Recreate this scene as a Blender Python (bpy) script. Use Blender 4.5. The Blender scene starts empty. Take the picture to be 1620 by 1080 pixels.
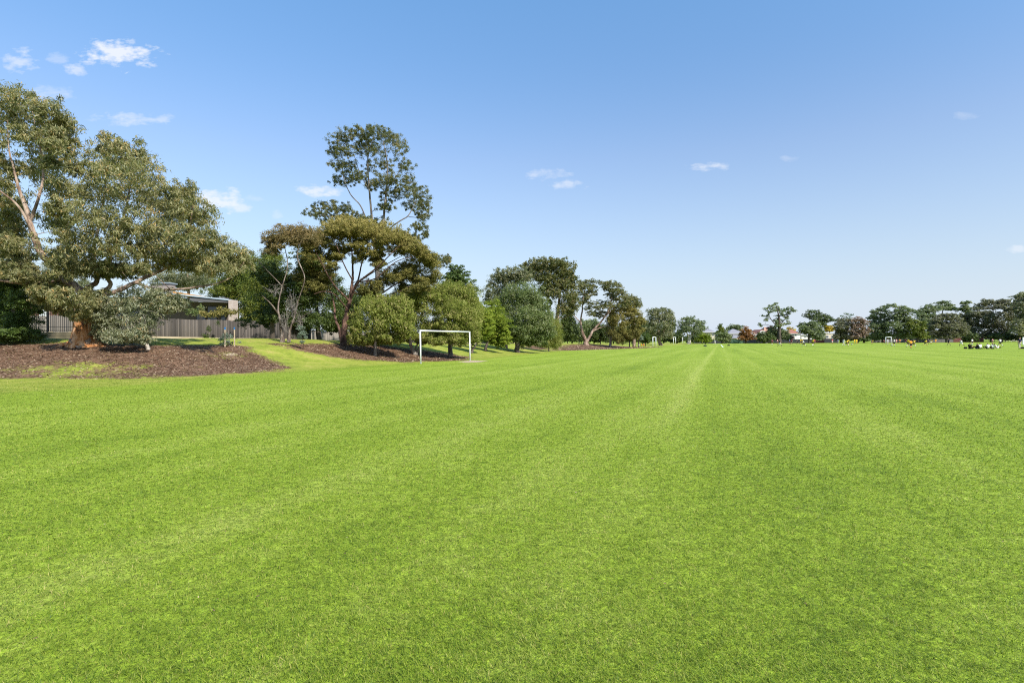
import bpy, math, random
import numpy as np
from mathutils import Vector, Matrix, Euler

R = math.radians
random.seed(7)
rng = np.random.default_rng(7)
C = bpy.context.scene.collection
scene = bpy.context.scene

# ------------------------------------------------------------------ camera
FPX = 900.0                       # focal length in photo pixels (1620 wide)
CAM = Vector((0, 0, 1.7))
camd = bpy.data.cameras.new('camera')
camd.sensor_width = 36; camd.lens = 20.0
camd.clip_start = 0.1; camd.clip_end = 9000
cam = bpy.data.objects.new('camera', camd); C.objects.link(cam)
ROT = Euler((R(90 - 0.108), 0, 0)).to_matrix() @ Matrix.Rotation(R(-0.2), 3, 'Z')
cam.matrix_world = Matrix.Translation(CAM) @ ROT.to_4x4()
scene.camera = cam

# ------------------------------------------------------------------ sun, sky, exposure
SUN = Vector((0.55, -0.56, 0.66)).normalized()
sl = bpy.data.lights.new('sun', 'SUN'); sl.energy = 4.8; sl.angle = R(0.6); sl.color = (1, 0.955, 0.88)
so = bpy.data.objects.new('sun', sl); C.objects.link(so)
so.rotation_euler = SUN.to_track_quat('Z', 'Y').to_euler()
w = bpy.data.worlds.new('World'); scene.world = w; w.use_nodes = True
nt = w.node_tree; N = nt.nodes; Lk = nt.links
for n in list(N): N.remove(n)
out = N.new('ShaderNodeOutputWorld'); bg = N.new('ShaderNodeBackground'); Lk.new(bg.outputs[0], out.inputs[0])
sky = N.new('ShaderNodeTexSky'); sky.sky_type = 'NISHITA'; sky.sun_disc = False
sky.sun_elevation = math.asin(SUN.z); sky.sun_rotation = math.atan2(SUN.x, SUN.y)
sky.air_density = 1.25; sky.dust_density = 1.0; sky.ozone_density = 2.5; sky.altitude = 50
bg.inputs[1].default_value = 0.12

def m1(op, a, b=None, c=None, clamp=False):
    n = N.new('ShaderNodeMath'); n.operation = op; n.use_clamp = clamp
    for i, v in enumerate((a, b, c)):
        if v is None: continue
        if isinstance(v, (int, float)): n.inputs[i].default_value = v
        else: Lk.new(v, n.inputs[i])
    return n.outputs[0]
tc = N.new('ShaderNodeTexCoord'); sx = N.new('ShaderNodeSeparateXYZ'); Lk.new(tc.outputs['Generated'], sx.inputs[0])
yy = m1('MAXIMUM', sx.outputs[1], 0.05)
uu = m1('DIVIDE', sx.outputs[0], yy); vv = m1('DIVIDE', sx.outputs[2], yy)
cmb = N.new('ShaderNodeCombineXYZ'); Lk.new(uu, cmb.inputs[0]); Lk.new(m1('MULTIPLY', vv, 2.2), cmb.inputs[1])
nz = N.new('ShaderNodeTexNoise'); nz.inputs['Scale'].default_value = 22; nz.inputs['Detail'].default_value = 9; nz.inputs['Roughness'].default_value = 0.62
Lk.new(cmb.outputs[0], nz.inputs['Vector'])
nz2 = N.new('ShaderNodeTexNoise'); nz2.inputs['Scale'].default_value = 60; nz2.inputs['Detail'].default_value = 6
Lk.new(cmb.outputs[0], nz2.inputs['Vector'])
nval = m1('ADD', m1('MULTIPLY', m1('SUBTRACT', nz.outputs['Fac'], 0.5), 2.6), m1('MULTIPLY', m1('SUBTRACT', nz2.outputs['Fac'], 0.5), 0.9))
clouds = [(188,84,62,24,1.0),(36,92,28,21,.6),(118,110,22,10,.6),(92,90,20,9,.3),(200,187,52,11,.5),(262,188,16,9,.45),
          (80,150,45,18,.35),(348,315,50,19,.9),(382,326,20,9,.6),(500,301,40,10,.8),(440,338,10,7,.25),(868,276,30,11,.45),(902,293,30,9,.5),
          (1125,265,36,8,.6),(1248,253,18,5,.25),(1527,186,22,6,.2),(1612,397,18,6,.5),(395,312,26,6,.2)]
tot = None
for cx, cy, rx, ry, s in clouds:
    du = m1('MULTIPLY', m1('SUBTRACT', uu, (cx-810)/FPX), FPX/rx)
    dv = m1('MULTIPLY', m1('SUBTRACT', vv, (538.3-cy)/FPX), FPX/ry)
    dd = m1('ADD', m1('MULTIPLY', du, du), m1('MULTIPLY', dv, dv))
    v = m1('SUBTRACT', 1.0, dd)
    v = m1('ADD', v, m1('MULTIPLY', nval, 2.2))
    v = m1('MINIMUM', v, m1('MULTIPLY', m1('SUBTRACT', 2.0, dd), 1.0))
    v = m1('MULTIPLY', m1('MULTIPLY', v, .80, clamp=True), s)
    tot = v if tot is None else m1('MAXIMUM', tot, v)
front = m1('MULTIPLY', m1('SUBTRACT', sx.outputs[1], 0.1), 10, clamp=True)
tot = m1('MULTIPLY', m1('MULTIPLY', tot, front), 0.85)
# paler, whiter air towards the horizon than the plain model gives
hz = m1('SUBTRACT', 1.0, m1('MULTIPLY', m1('ABSOLUTE', sx.outputs[2]), 2.2), clamp=True)
hz = m1('MULTIPLY', m1('MULTIPLY', hz, hz), 0.85)
mh = N.new('ShaderNodeMixRGB'); Lk.new(hz, mh.inputs[0]); gr = N.new('ShaderNodeValToRGB'); Lk.new(sx.outputs[2], gr.inputs[0]); gr.color_ramp.elements.new(.5)
for e_, (p_, c_) in zip(gr.color_ramp.elements, ((.08, (.36, .385, .43)), (.30, (.44, .465, .525)), (.52, (.42, .56, .64)))): e_.position = p_; e_.color = (*c_, 1)
gm = N.new('ShaderNodeVectorMath'); gm.operation = 'MULTIPLY'; Lk.new(sky.outputs[0], gm.inputs[0]); Lk.new(gr.outputs[0], gm.inputs[1])
g2 = N.new('ShaderNodeVectorMath'); g2.operation = 'SCALE'; Lk.new(gm.outputs[0], g2.inputs[0]); g2.inputs['Scale'].default_value = 2.0
Lk.new(g2.outputs[0], mh.inputs[1]); mh.inputs[2].default_value = (4.15, 4.75, 5.75, 1)
mx = N.new('ShaderNodeMixRGB'); Lk.new(tot, mx.inputs[0]); Lk.new(mh.outputs[0], mx.inputs[1]); mx.inputs[2].default_value = (5.2, 5.35, 5.7, 1)
Lk.new(mx.outputs[0], bg.inputs[0])
scene.view_settings.view_transform = 'Standard'; scene.view_settings.look = 'None'
scene.view_settings.gamma = 1; scene.view_settings.exposure = 0.6
scene.cycles.max_bounces = 6; scene.cycles.diffuse_bounces = 3; scene.cycles.transmission_bounces = 4
scene.cycles.use_denoising = False; scene.cycles.filter_width = 1.1

# ------------------------------------------------------------------ helpers
def ray(px, py):
    return ROT @ Vector(((px-810)/FPX, -(py-540)/FPX, -1))
def W(px, py, Y):
    d = ray(px, py); return CAM + d * (Y / d.y)
EDGE = np.array([(-400,8),(-60,17),(-22,24.4),(-17.3,25.4),(-13.2,28.5),(-10.8,37),(-7.6,43),(-3,52),(7,88),(20,118),(44,165),(80,235),(92,262),(120,2500)], float)
def sstep(a, b, x):
    t = np.clip((x-a)/(b-a), 0, 1); return t*t*(3-2*t)
def edge_s(x, y):
    x = np.asarray(x, float); y = np.asarray(y, float)
    best = np.full(x.shape, 1e18); sg = np.ones(x.shape)
    for i in range(len(EDGE)-1):
        a = EDGE[i]; b = EDGE[i+1]; d = b-a; L2 = d@d
        t = np.clip(((x-a[0])*d[0]+(y-a[1])*d[1])/L2, 0, 1)
        qx = x-(a[0]+t*d[0]); qy = y-(a[1]+t*d[1]); dist = qx*qx+qy*qy
        cr = d[0]*qy-d[1]*qx
        m = dist < best-1e-9
        best = np.where(m, dist, best); sg = np.where(m, np.sign(cr), sg)
    return np.sqrt(best)*sg
def height(x, y):
    x = np.asarray(x, float); y = np.asarray(y, float)
    s = edge_s(x, y)
    H = np.interp(y, [0, 46, 60, 80, 118, 160, 250, 330], [1.95, 1.9, 1.65, 1.2, 1.0, .5, .1, 0.0])
    back = sstep(24, 40, s)*(y < 150)
    H = H+(np.maximum(H, 1.75)-H)*back
    z = H*sstep(0, np.interp(y, [60, 100], [13, 9.5]), s)
    z = z+0.06*np.sin(x*0.9+0.3*y)*np.sin(y*0.7)*sstep(0, 5, s)*sstep(300, 200, y)
    return z
def hz1(x, y): return float(height(np.array([x]), np.array([y]))[0])
def hit(px, py, fallback=60.0):
    d = ray(px, py); d = d/d.y
    Y = np.arange(3, 420, 0.1)
    X = CAM.x+d.x*Y; Z = CAM.z+d.z*Y
    g = height(X, Y)
    k = np.nonzero(Z <= g)[0]
    if len(k) == 0:
        return Vector((CAM.x+d.x*fallback, fallback, hz1(CAM.x+d.x*fallback, fallback)))
    Yh = Y[k[0]]
    return Vector((CAM.x+d.x*Yh, Yh, float(g[k[0]])))
def on(px, Y):
    """point on the ground seen at photo column px, at depth Y"""
    X = (px-810)/FPX*Y
    return Vector((X, Y, hz1(X, Y)))

def tag(o, label=None, cat=None, group=None, kind=None):
    if label: o['label'] = label
    if cat: o['category'] = cat
    if group: o['group'] = group
    if kind: o['kind'] = kind
    return o
def empty(name, loc, rz=0):
    o = bpy.data.objects.new(name, None); C.objects.link(o); o.location = loc; o.rotation_euler = (0, 0, rz)
    o.empty_display_size = 0.3
    return o
def link(name, me, mat, parent=None):
    o = bpy.data.objects.new(name, me); C.objects.link(o)
    if mat is not None and not me.materials: me.materials.append(mat)
    if parent is not None: o.parent = parent
    return o
def mesh_np(name, verts, nper, mat_attr=None, smooth=False):
    """verts (F*nper,3): every face has its own nper vertices"""
    verts = np.asarray(verts, np.float32); nv = len(verts); nf = nv//nper
    me = bpy.data.meshes.new(name)
    me.vertices.add(nv); me.vertices.foreach_set('co', verts.ravel())
    me.loops.add(nv); me.loops.foreach_set('vertex_index', np.arange(nv, dtype=np.int32))
    me.polygons.add(nf); me.polygons.foreach_set('loop_start', np.arange(0, nv, nper, dtype=np.int32))
    me.polygons.foreach_set('loop_total', np.full(nf, nper, np.int32))
    me.update(calc_edges=True)
    return me
def mesh_idx(name, verts, faces4, smooth=False):
    verts = np.asarray(verts, np.float32); faces4 = np.asarray(faces4, np.int32)
    nf, k = faces4.shape
    me = bpy.data.meshes.new(name)
    me.vertices.add(len(verts)); me.vertices.foreach_set('co', verts.ravel())
    me.loops.add(nf*k); me.loops.foreach_set('vertex_index', faces4.ravel())
    me.polygons.add(nf); me.polygons.foreach_set('loop_start', np.arange(0, nf*k, k, dtype=np.int32))
    me.polygons.foreach_set('loop_total', np.full(nf, k, np.int32))
    if smooth: me.polygons.foreach_set('use_smooth', np.ones(nf, bool))
    me.update(calc_edges=True)
    return me
def add_attr(me, name, vals):
    a = me.attributes.new(name, 'FLOAT', 'POINT'); a.data.foreach_set('value', np.asarray(vals, np.float32))

class MB:
    """collects boxes, prisms and bars into one mesh"""
    def __init__(s): s.v = []; s.f = []
    def poly(s, pts, faces):
        b = len(s.v); s.v += [tuple(p) for p in pts]; s.f += [tuple(b+i for i in f) for f in faces]
    def box(s, x0, x1, y0, y1, z0, z1):
        s.poly([(x0,y0,z0),(x1,y0,z0),(x1,y1,z0),(x0,y1,z0),(x0,y0,z1),(x1,y0,z1),(x1,y1,z1),(x0,y1,z1)],
               [(0,3,2,1),(4,5,6,7),(0,1,5,4),(1,2,6,5),(2,3,7,6),(3,0,4,7)])
    def tube(s, pts, rad, n=10, cap=True):
        pts = [Vector(p) for p in pts]
        if isinstance(rad, (int, float)): rad = [rad]*len(pts)
        b = len(s.v); ref = None
        for i, p in enumerate(pts):
            t = (pts[min(i+1, len(pts)-1)]-pts[max(i-1, 0)])
            if t.length < 1e-6: t = Vector((0, 0, 1))
            t.normalize()
            if ref is None: ref = t.orthogonal().normalized()
            ref = (ref-t*ref.dot(t)); ref.normalize(); bi = t.cross(ref)
            for k in range(n):
                a = 2*math.pi*k/n
                s.v.append(tuple(p+(ref*math.cos(a)+bi*math.sin(a))*rad[i]))
        for i in range(len(pts)-1):
            for k in range(n):
                k2 = (k+1) % n
                s.f.append((b+i*n+k, b+i*n+k2, b+(i+1)*n+k2, b+(i+1)*n+k))
        if cap:
            s.f.append(tuple(b+k for k in reversed(range(n)))); e = b+(len(pts)-1)*n
            s.f.append(tuple(e+k for k in range(n)))
    def build(s, name, mat, parent=None, smooth=False, origin=None):
        me = bpy.data.meshes.new(name)
        v = s.v
        if origin is not None: v = [(a-origin[0], b-origin[1], c-origin[2]) for a, b, c in v]
        me.from_pydata(v, [], s.f); me.update()
        if smooth:
            for p in me.polygons: p.use_smooth = True
        return link(name, me, mat, parent)

# ------------------------------------------------------------------ materials
MATS = {}
def newmat(name):
    m = bpy.data.materials.new(name); m.use_nodes = True
    n = m.node_tree.nodes; l = m.node_tree.links
    return m, n, l, n['Principled BSDF']
def ramp(n, l, fac, cols):
    r = n.new('ShaderNodeValToRGB')
    while len(r.color_ramp.elements) < len(cols): r.color_ramp.elements.new(0.5)
    for e, (p, c) in zip(r.color_ramp.elements, cols): e.position = p; e.color = (*c, 1)
    if fac is not None: l.new(fac, r.inputs[0])
    return r.outputs[0]
def noise(n, l, scale, detail=5, rough=.55, vec=None, stretch=None):
    t = n.new('ShaderNodeTexNoise'); t.inputs['Scale'].default_value = scale
    t.inputs['Detail'].default_value = detail; t.inputs['Roughness'].default_value = rough
    if vec is None:
        g = n.new('ShaderNodeNewGeometry'); vec = g.outputs['Position']
    if stretch:
        mp = n.new('ShaderNodeMapping'); mp.inputs['Scale'].default_value = stretch[0]
        mp.inputs['Rotation'].default_value = stretch[1]; l.new(vec, mp.inputs[0]); vec = mp.outputs[0]
    l.new(vec, t.inputs['Vector'])
    return t.outputs['Fac']
def mth(n, l, op, a, b=None, c=None, clamp=False):
    k = n.new('ShaderNodeMath'); k.operation = op; k.use_clamp = clamp
    for i, v in enumerate((a, b, c)):
        if v is None: continue
        if isinstance(v, (int, float)): k.inputs[i].default_value = v
        else: l.new(v, k.inputs[i])
    return k.outputs[0]
def mixc(n, l, fac, a, b, mode='MIX'):
    k = n.new('ShaderNodeMixRGB'); k.blend_type = mode
    for i, v in enumerate((fac, a, b)):
        if isinstance(v, (int, float)): k.inputs[i].default_value = v
        elif isinstance(v, tuple): k.inputs[i].default_value = (*v, 1)
        else: l.new(v, k.inputs[i])
    return k.outputs[0]
def simple(name, c1, c2=None, scale=6, rough=.8, spec=.3, bump=0, metal=0, stretch=None):
    if name in MATS: return MATS[name]
    m, n, l, b = newmat(name)
    b.inputs['Roughness'].default_value = rough; b.inputs['Specular IOR Level'].default_value = spec; b.inputs['Metallic'].default_value = metal
    if c2 is None: c2 = tuple(x*.82 for x in c1)
    f = noise(n, l, scale, 6, .6, stretch=stretch)
    f2 = mth(n, l, 'MULTIPLY_ADD', mth(n, l, 'SUBTRACT', f, 0.5), 2.2, 0.5, clamp=True)
    l.new(mixc(n, l, f2, c1, c2), b.inputs['Base Color'])
    if bump:
        bp = n.new('ShaderNodeBump'); bp.inputs['Strength'].default_value = bump; bp.inputs['Distance'].default_value = .05
        l.new(f, bp.inputs['Height']); l.new(bp.outputs[0], b.inputs['Normal'])
    MATS[name] = m; return m
def leafmat(name, cols, trans=.35, rough=.5, spec=.3):
    """cols: 3-4 leaf colours, picked per leaf and per spray"""
    if name in MATS: return MATS[name]
    m, n, l, b = newmat(name)
    at = n.new('ShaderNodeAttribute'); at.attribute_name = 'leaf'
    k = len(cols)
    col = ramp(n, l, at.outputs['Fac'], [(i/(k-1), c) for i, c in enumerate(cols)])
    l.new(col, b.inputs['Base Color']); b.inputs['Roughness'].default_value = rough; b.inputs['Specular IOR Level'].default_value = spec
    tr = n.new('ShaderNodeBsdfTranslucent'); tcol = mixc(n, l, 1.0, col, (1.0, 1.15, .45), 'MULTIPLY'); l.new(tcol, tr.inputs[0])
    ms = n.new('ShaderNodeMixShader'); ms.inputs[0].default_value = trans
    l.new(b.outputs[0], ms.inputs[1]); l.new(tr.outputs[0], ms.inputs[2]); l.new(ms.outputs[0], n['Material Output'].inputs[0])
    MATS[name] = m; return m
def barkmat(name, c1, c2, c3, scale=3.0):
    if name in MATS: return MATS[name]
    m, n, l, b = newmat(name)
    f = noise(n, l, scale, 8, .65, stretch=((1, 1, .28), (0, 0, 0)))
    col = ramp(n, l, f, [(.36, c1), (.5, c2), (.64, c3)])
    l.new(col, b.inputs['Base Color']); b.inputs['Roughness'].default_value = .85; b.inputs['Specular IOR Level'].default_value = .2
    bp = n.new('ShaderNodeBump'); bp.inputs['Strength'].default_value = .7; bp.inputs['Distance'].default_value = .06
    l.new(f, bp.inputs['Height']); l.new(bp.outputs[0], b.inputs['Normal'])
    MATS[name] = m; return m

TH = R(20.2)          # mowing direction, clockwise from +Y
GR_D = (.122, .186, .014); GR_M = (.212, .288, .024); GR_L = (.310, .362, .066)
def grass_colour(n, l):
    """turf colour from world position: patches, mowing bands, the pale wheel track"""
    g = n.new('ShaderNodeNewGeometry'); pos = g.outputs['Position']
    sp = n.new('ShaderNodeSeparateXYZ'); l.new(pos, sp.inputs[0])
    u = mth(n, l, 'SUBTRACT', mth(n, l, 'MULTIPLY', sp.outputs[0], math.cos(TH)), mth(n, l, 'MULTIPLY', sp.outputs[1], math.sin(TH)))
    v = mth(n, l, 'ADD', mth(n, l, 'MULTIPLY', sp.outputs[0], math.sin(TH)), mth(n, l, 'MULTIPLY', sp.outputs[1], math.cos(TH)))
    cb = n.new('ShaderNodeCombineXYZ'); l.new(u, cb.inputs[0]); l.new(mth(n, l, 'MULTIPLY', v, .03), cb.inputs[1])
    band = noise(n, l, .55, 3, .6, vec=cb.outputs[0])
    band = mth(n, l, 'MULTIPLY_ADD', mth(n, l, 'SUBTRACT', band, .5), 2.4, .5)
    p1 = noise(n, l, .22, 4, .6, vec=pos); p2 = noise(n, l, 1.6, 5, .65, vec=pos)
    p3 = noise(n, l, 7.0, 4, .7, vec=pos)
    f = mth(n, l, 'ADD', mth(n, l, 'MULTIPLY', band, .27), mth(n, l, 'ADD', mth(n, l, 'MULTIPLY_ADD', p1, .36, .10), mth(n, l, 'MULTIPLY', p2, .34)))
    f = mth(n, l, 'ADD', f, mth(n, l, 'MULTIPLY', mth(n, l, 'SUBTRACT', p3, .60), .35))
    # the pale track
    wob = mth(n, l, 'MULTIPLY', mth(n, l, 'SUBTRACT', noise(n, l, .12, 2, .5, vec=pos), .5), .8)
    du = mth(n, l, 'ABSOLUTE', mth(n, l, 'ADD', mth(n, l, 'ADD', u, 1.15), wob))
    tr = mth(n, l, 'SUBTRACT', 1.0, mth(n, l, 'MULTIPLY', du, 2.6), clamp=True)
    tr = mth(n, l, 'MULTIPLY', tr, mth(n, l, 'MULTIPLY', mth(n, l, 'SUBTRACT', v, 9.0), .2, clamp=True))
    du2 = mth(n, l, 'ABSOLUTE', mth(n, l, 'ADD', mth(n, l, 'ADD', u, -.55), wob))
    tr2 = mth(n, l, 'MULTIPLY', mth(n, l, 'SUBTRACT', 1.0, mth(n, l, 'MULTIPLY', du2, 3.0), clamp=True), mth(n, l, 'MULTIPLY', mth(n, l, 'SUBTRACT', v, 22.0), .1, clamp=True))
    f = mth(n, l, 'ADD', f, mth(n, l, 'ADD', mth(n, l, 'MULTIPLY', tr, .20), mth(n, l, 'MULTIPLY', tr2, .07)))
    col = ramp(n, l, f, [(.32, GR_D), (.54, GR_M), (.84, GR_L)])
    # worn, straw-coloured spots
    w1 = noise(n, l, .9, 6, .7, vec=pos)
    ws = mth(n, l, 'MULTIPLY', mth(n, l, 'SUBTRACT', w1, .66), 6.0, clamp=True)
    col = mixc(n, l, mth(n, l, 'MULTIPLY', ws, .5), col, (.30, .30, .10))
    return col, pos, sp, g

def ground_material():
    m, n, l, b = newmat('turf_and_mulch')
    col, pos, sp, g = grass_colour(n, l)
    fine = noise(n, l, 38, 4, .75, vec=pos); mid = noise(n, l, 9, 5, .7, vec=pos)
    fv = mth(n, l, 'MULTIPLY_ADD', mth(n, l, 'SUBTRACT', mth(n, l, 'ADD', mth(n, l, 'MULTIPLY', fine, .6), mth(n, l, 'MULTIPLY', mid, .5)), .55), 4.6, 1.0)
    fv = mth(n, l, 'MAXIMUM', fv, .12)
    k = n.new('ShaderNodeVectorMath'); k.operation = 'SCALE'; l.new(col, k.inputs[0]); l.new(fv, k.inputs['Scale'])
    col = k.outputs[0]
    # rough yellower turf on the verge
    av = n.new('ShaderNodeAttribute'); av.attribute_name = 'verge'
    n3 = noise(n, l, .8, 6, .7, vec=pos); n4 = noise(n, l, 5, 5, .7, vec=pos)
    vcol = ramp(n, l, mth(n, l, 'ADD', mth(n, l, 'MULTIPLY', n3, .6), mth(n, l, 'MULTIPLY', n4, .4)), [(.36, (.13, .17, .022)), (.5, (.24, .28, .035)), (.66, (.36, .31, .085))])
    col = mixc(n, l, av.outputs['Fac'], col, vcol)
    # mulch
    am = n.new('ShaderNodeAttribute'); am.attribute_name = 'mulch'
    nm = noise(n, l, .55, 7, .7, vec=pos); nm2 = noise(n, l, 6, 4, .7, vec=pos)
    mm = mth(n, l, 'ADD', am.outputs['Fac'], mth(n, l, 'ADD', mth(n, l, 'MULTIPLY', mth(n, l, 'SUBTRACT', nm, .5), 1.9), mth(n, l, 'MULTIPLY', mth(n, l, 'SUBTRACT', nm2, .5), 1.7)))
    mm = mth(n, l, 'MULTIPLY', mth(n, l, 'SUBTRACT', mm, .36), 3.2, clamp=True)
    ch = noise(n, l, 22, 5, .8, vec=pos); ch2 = noise(n, l, 1.3, 4, .6, vec=pos)
    mc = ramp(n, l, mth(n, l, 'ADD', mth(n, l, 'MULTIPLY', ch, .65), mth(n, l, 'MULTIPLY', ch2, .35)), [(.32, (.034, .018, .011)), (.48, (.115, .064, .038)), (.60, (.235, .140, .085)), (.72, (.46, .32, .20))])
    col = mixc(n, l, mm, col, mc)
    ad = n.new('ShaderNodeAttribute'); ad.attribute_name = 'dirt'
    dm = mth(n, l, 'MULTIPLY', mth(n, l, 'SUBTRACT', mth(n, l, 'ADD', ad.outputs['Fac'], mth(n, l, 'MULTIPLY', mth(n, l, 'SUBTRACT', nm2, .5), 1.2)), .5), 3.0, clamp=True)
    col = mixc(n, l, dm, col, (.42, .33, .22))
    l.new(col, b.inputs['Base Color']); b.inputs['Roughness'].default_value = .9; b.inputs['Specular IOR Level'].default_value = .15
    bp = n.new('ShaderNodeBump'); bp.inputs['Strength'].default_value = .55; bp.inputs['Distance'].default_value = .03
    l.new(mth(n, l, 'ADD', fine, mid), bp.inputs['Height']); l.new(bp.outputs[0], b.inputs['Normal'])
    return m
def blade_material():
    m, n, l, b = newmat('grass_blades')
    col, pos, sp, g = grass_colour(n, l)
    at = n.new('ShaderNodeAttribute'); at.attribute_name = 'leaf'
    tint = ramp(n, l, at.outputs['Fac'], [(0, (.30, .42, .22)), (.22, (.55, .68, .45)), (.45, (.92, .95, .8)), (.75, (1.2, 1.1, 1.1)), (.90, (1.45, 1.22, 2.2)), (.96, (1.9, 1.3, 3.6))])
    col = mixc(n, l, 1.0, col, tint, 'MULTIPLY')
    l.new(col, b.inputs['Base Color']); b.inputs['Roughness'].default_value = .55; b.inputs['Specular IOR Level'].default_value = .35
    tr = n.new('ShaderNodeBsdfTranslucent'); l.new(mixc(n, l, 1.0, col, (1.15, 1.2, .6), 'MULTIPLY'), tr.inputs[0])
    ms = n.new('ShaderNodeMixShader'); ms.inputs[0].default_value = .35
    l.new(b.outputs[0], ms.inputs[1]); l.new(tr.outputs[0], ms.inputs[2]); l.new(ms.outputs[0], n['Material Output'].inputs[0])
    return m

# ------------------------------------------------------------------ ground sheet
def arr(*segs):
    o = []
    for a, b, st in segs: o += list(np.arange(a, b, st))
    return np.array(o+[segs[-1][1]])
gx = arr((-3000, -400, 200), (-400, -60, 12), (-60, -46, 1), (-46, 14, .35), (14, 60, .9), (60, 120, 3), (120, 420, 12), (420, 3000, 200))
gy = arr((-60, 0, 6), (0, 20, 1.5), (20, 70, .35), (70, 150, .8), (150, 340, 4), (340, 600, 20), (600, 3500, 200))
GX, GY = np.meshgrid(gx, gy)
GZ = height(GX, GY)
def poly_px(pts): return np.array([hit(a, b)[:2] for a, b in pts])
def poly_mask(P, x, y, soft):
    ins = np.zeros(x.shape, bool); best = np.full(x.shape, 1e18)
    k = len(P)
    for i in range(k):
        a = P[i]; b = P[(i+1) % k]
        c = ((a[1] > y) != (b[1] > y)) & (x < (b[0]-a[0])*(y-a[1])/(b[1]-a[1]+1e-12)+a[0])
        ins ^= c
        d = b-a; t = np.clip(((x-a[0])*d[0]+(y-a[1])*d[1])/(d@d+1e-12), 0, 1)
        best = np.minimum(best, (x-a[0]-t*d[0])**2+(y-a[1]-t*d[1])**2)
    sd = np.sqrt(best)*np.where(ins, 1, -1)
    return np.clip(.5+sd/soft, 0, 1)
bedA = poly_px([(-150,600),(0,599),(100,600),(200,599),(330,594),(430,588),(462,583),(440,572),(405,560),(398,549),(330,545.5),(250,545),(180,543),(60,542.5),(-150,542.5)])
bedB = poly_px([(425,544.5),(540,543.5),(600,546),(650,552),(715,560),(742,565),(735,570),(690,571.5),(640,572.5),(590,571),(540,567),(505,560),(470,552)])
bedC = poly_px([(868,554.5),(885,546),(925,543.8),(975,546.5),(1040,548.6),(1050,549.4),(990,551.5),(930,553.5)])
bedD = poly_px([(820,551),(835,545.5),(862,546.5),(870,553)])
patch = poly_px([(20,590),(45,578),(90,570),(150,572),(215,583),(222,592),(150,597),(60,598)])
dirt = poly_px([(722,572),(745,569.6),(775,570.5),(760,573),(735,574)])
dirt2 = poly_px([(352,561),(362,557),(374,558),(378,562),(362,564)])
mul = np.maximum.reduce([poly_mask(bedA, GX, GY, 1.6), poly_mask(bedB, GX, GY, 2.2), poly_mask(bedC, GX, GY, 5), poly_mask(bedD, GX, GY, 3)])
mul = mul-.58*poly_mask(patch, GX, GY, 2.6)
mul -= .45*np.exp(-((GX-hit(355, 561).x)**2+(GY-hit(355, 561).y)**2)/1.2)
S = edge_s(GX, GY)
strip = poly_px([(-150,598),(0,598),(460,583),(330,599),(200,610),(100,616),(0,622),(-150,632)])
verge = np.maximum(sstep(-1.2, 1.0, S)*(GY < 400), poly_mask(strip, GX, GY, 1.2))
mul = np.maximum(mul, .22*sstep(7.5, 10.5, S)*(GY < 75))
drt = np.maximum(poly_mask(dirt, GX, GY, 1.0), poly_mask(dirt2, GX, GY, .5))
nyv, nxv = GX.shape
idx = np.arange(nyv*nxv).reshape(nyv, nxv)
F = np.stack([idx[:-1, :-1], idx[:-1, 1:], idx[1:, 1:], idx[1:, :-1]], -1).reshape(-1, 4)
me = mesh_idx('ground', np.stack([GX, GY, GZ], -1).reshape(-1, 3), F, True)
add_attr(me, 'mulch', mul.ravel()); add_attr(me, 'verge', verge.ravel()); add_attr(me, 'dirt', drt.ravel())
tag(link('ground', me, ground_material()), kind='structure')

# ------------------------------------------------------------------ grass blades (near turf)
def blades():
    n = 1100000
    # density falls off with distance, blades broaden so the sward stays closed
    lo, hi = 2.0, 75.0
    r = lo*(hi/lo)**(rng.random(n)**0.95)
    a = rng.uniform(-52, 52, n)*math.pi/180
    x = r*np.sin(a); y = r*np.cos(a)
    s = edge_s(x, y); keep = (s < 0.6) & (rng.random(n) < np.clip(1.15-r/60, .12, 1))
    x, y, r = x[keep], y[keep], r[keep]; n = len(x)
    z = height(x, y)-.004
    wd = .0027*np.maximum(1, r/4.2)*rng.uniform(.7, 1.4, n)
    h = rng.uniform(.008, .028, n)*(1+.4*(rng.random(n) > .93))*np.clip(1.25-r/70, .35, 1)
    az = rng.uniform(0, 2*np.pi, n); lean = rng.uniform(.4, 2.6, n)*h
    dx, dy = np.cos(az), np.sin(az); px_, py_ = -dy, dx
    b = np.stack([x, y, z], -1)
    side = np.stack([px_, py_, np.zeros(n)], -1)*wd[:, None]*.5
    mid = b+np.stack([dx*lean*.4, dy*lean*.4, h*.65], -1)
    tip = b+np.stack([dx*lean, dy*lean, h], -1)
    V = np.stack([b-side, b+side, mid+side*.8, mid-side*.8, tip], 1).reshape(-1, 3)
    base = np.arange(n)*5
    q = np.stack([base, base+1, base+2, base+3], -1); t = np.stack([base+3, base+2, base+4], -1)
    me = bpy.data.meshes.new('grass')
    me.vertices.add(len(V)); me.vertices.foreach_set('co', V.astype(np.float32).ravel())
    li = np.concatenate([q.ravel(), t.ravel()]).astype(np.int32)
    me.loops.add(len(li)); me.loops.foreach_set('vertex_index', li)
    me.polygons.add(2*n)
    me.polygons.foreach_set('loop_start', np.concatenate([np.arange(n)*4, 4*n+np.arange(n)*3]).astype(np.int32))
    me.polygons.foreach_set('loop_total', np.concatenate([np.full(n, 4), np.full(n, 3)]).astype(np.int32))
    me.update(calc_edges=True)
    add_attr(me, 'leaf', np.repeat(rng.random(n), 5))
    tag(link('grass', me, blade_material()), 'short mown green grass covering the playing field', 'grass', kind='stuff')
blades()

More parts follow.
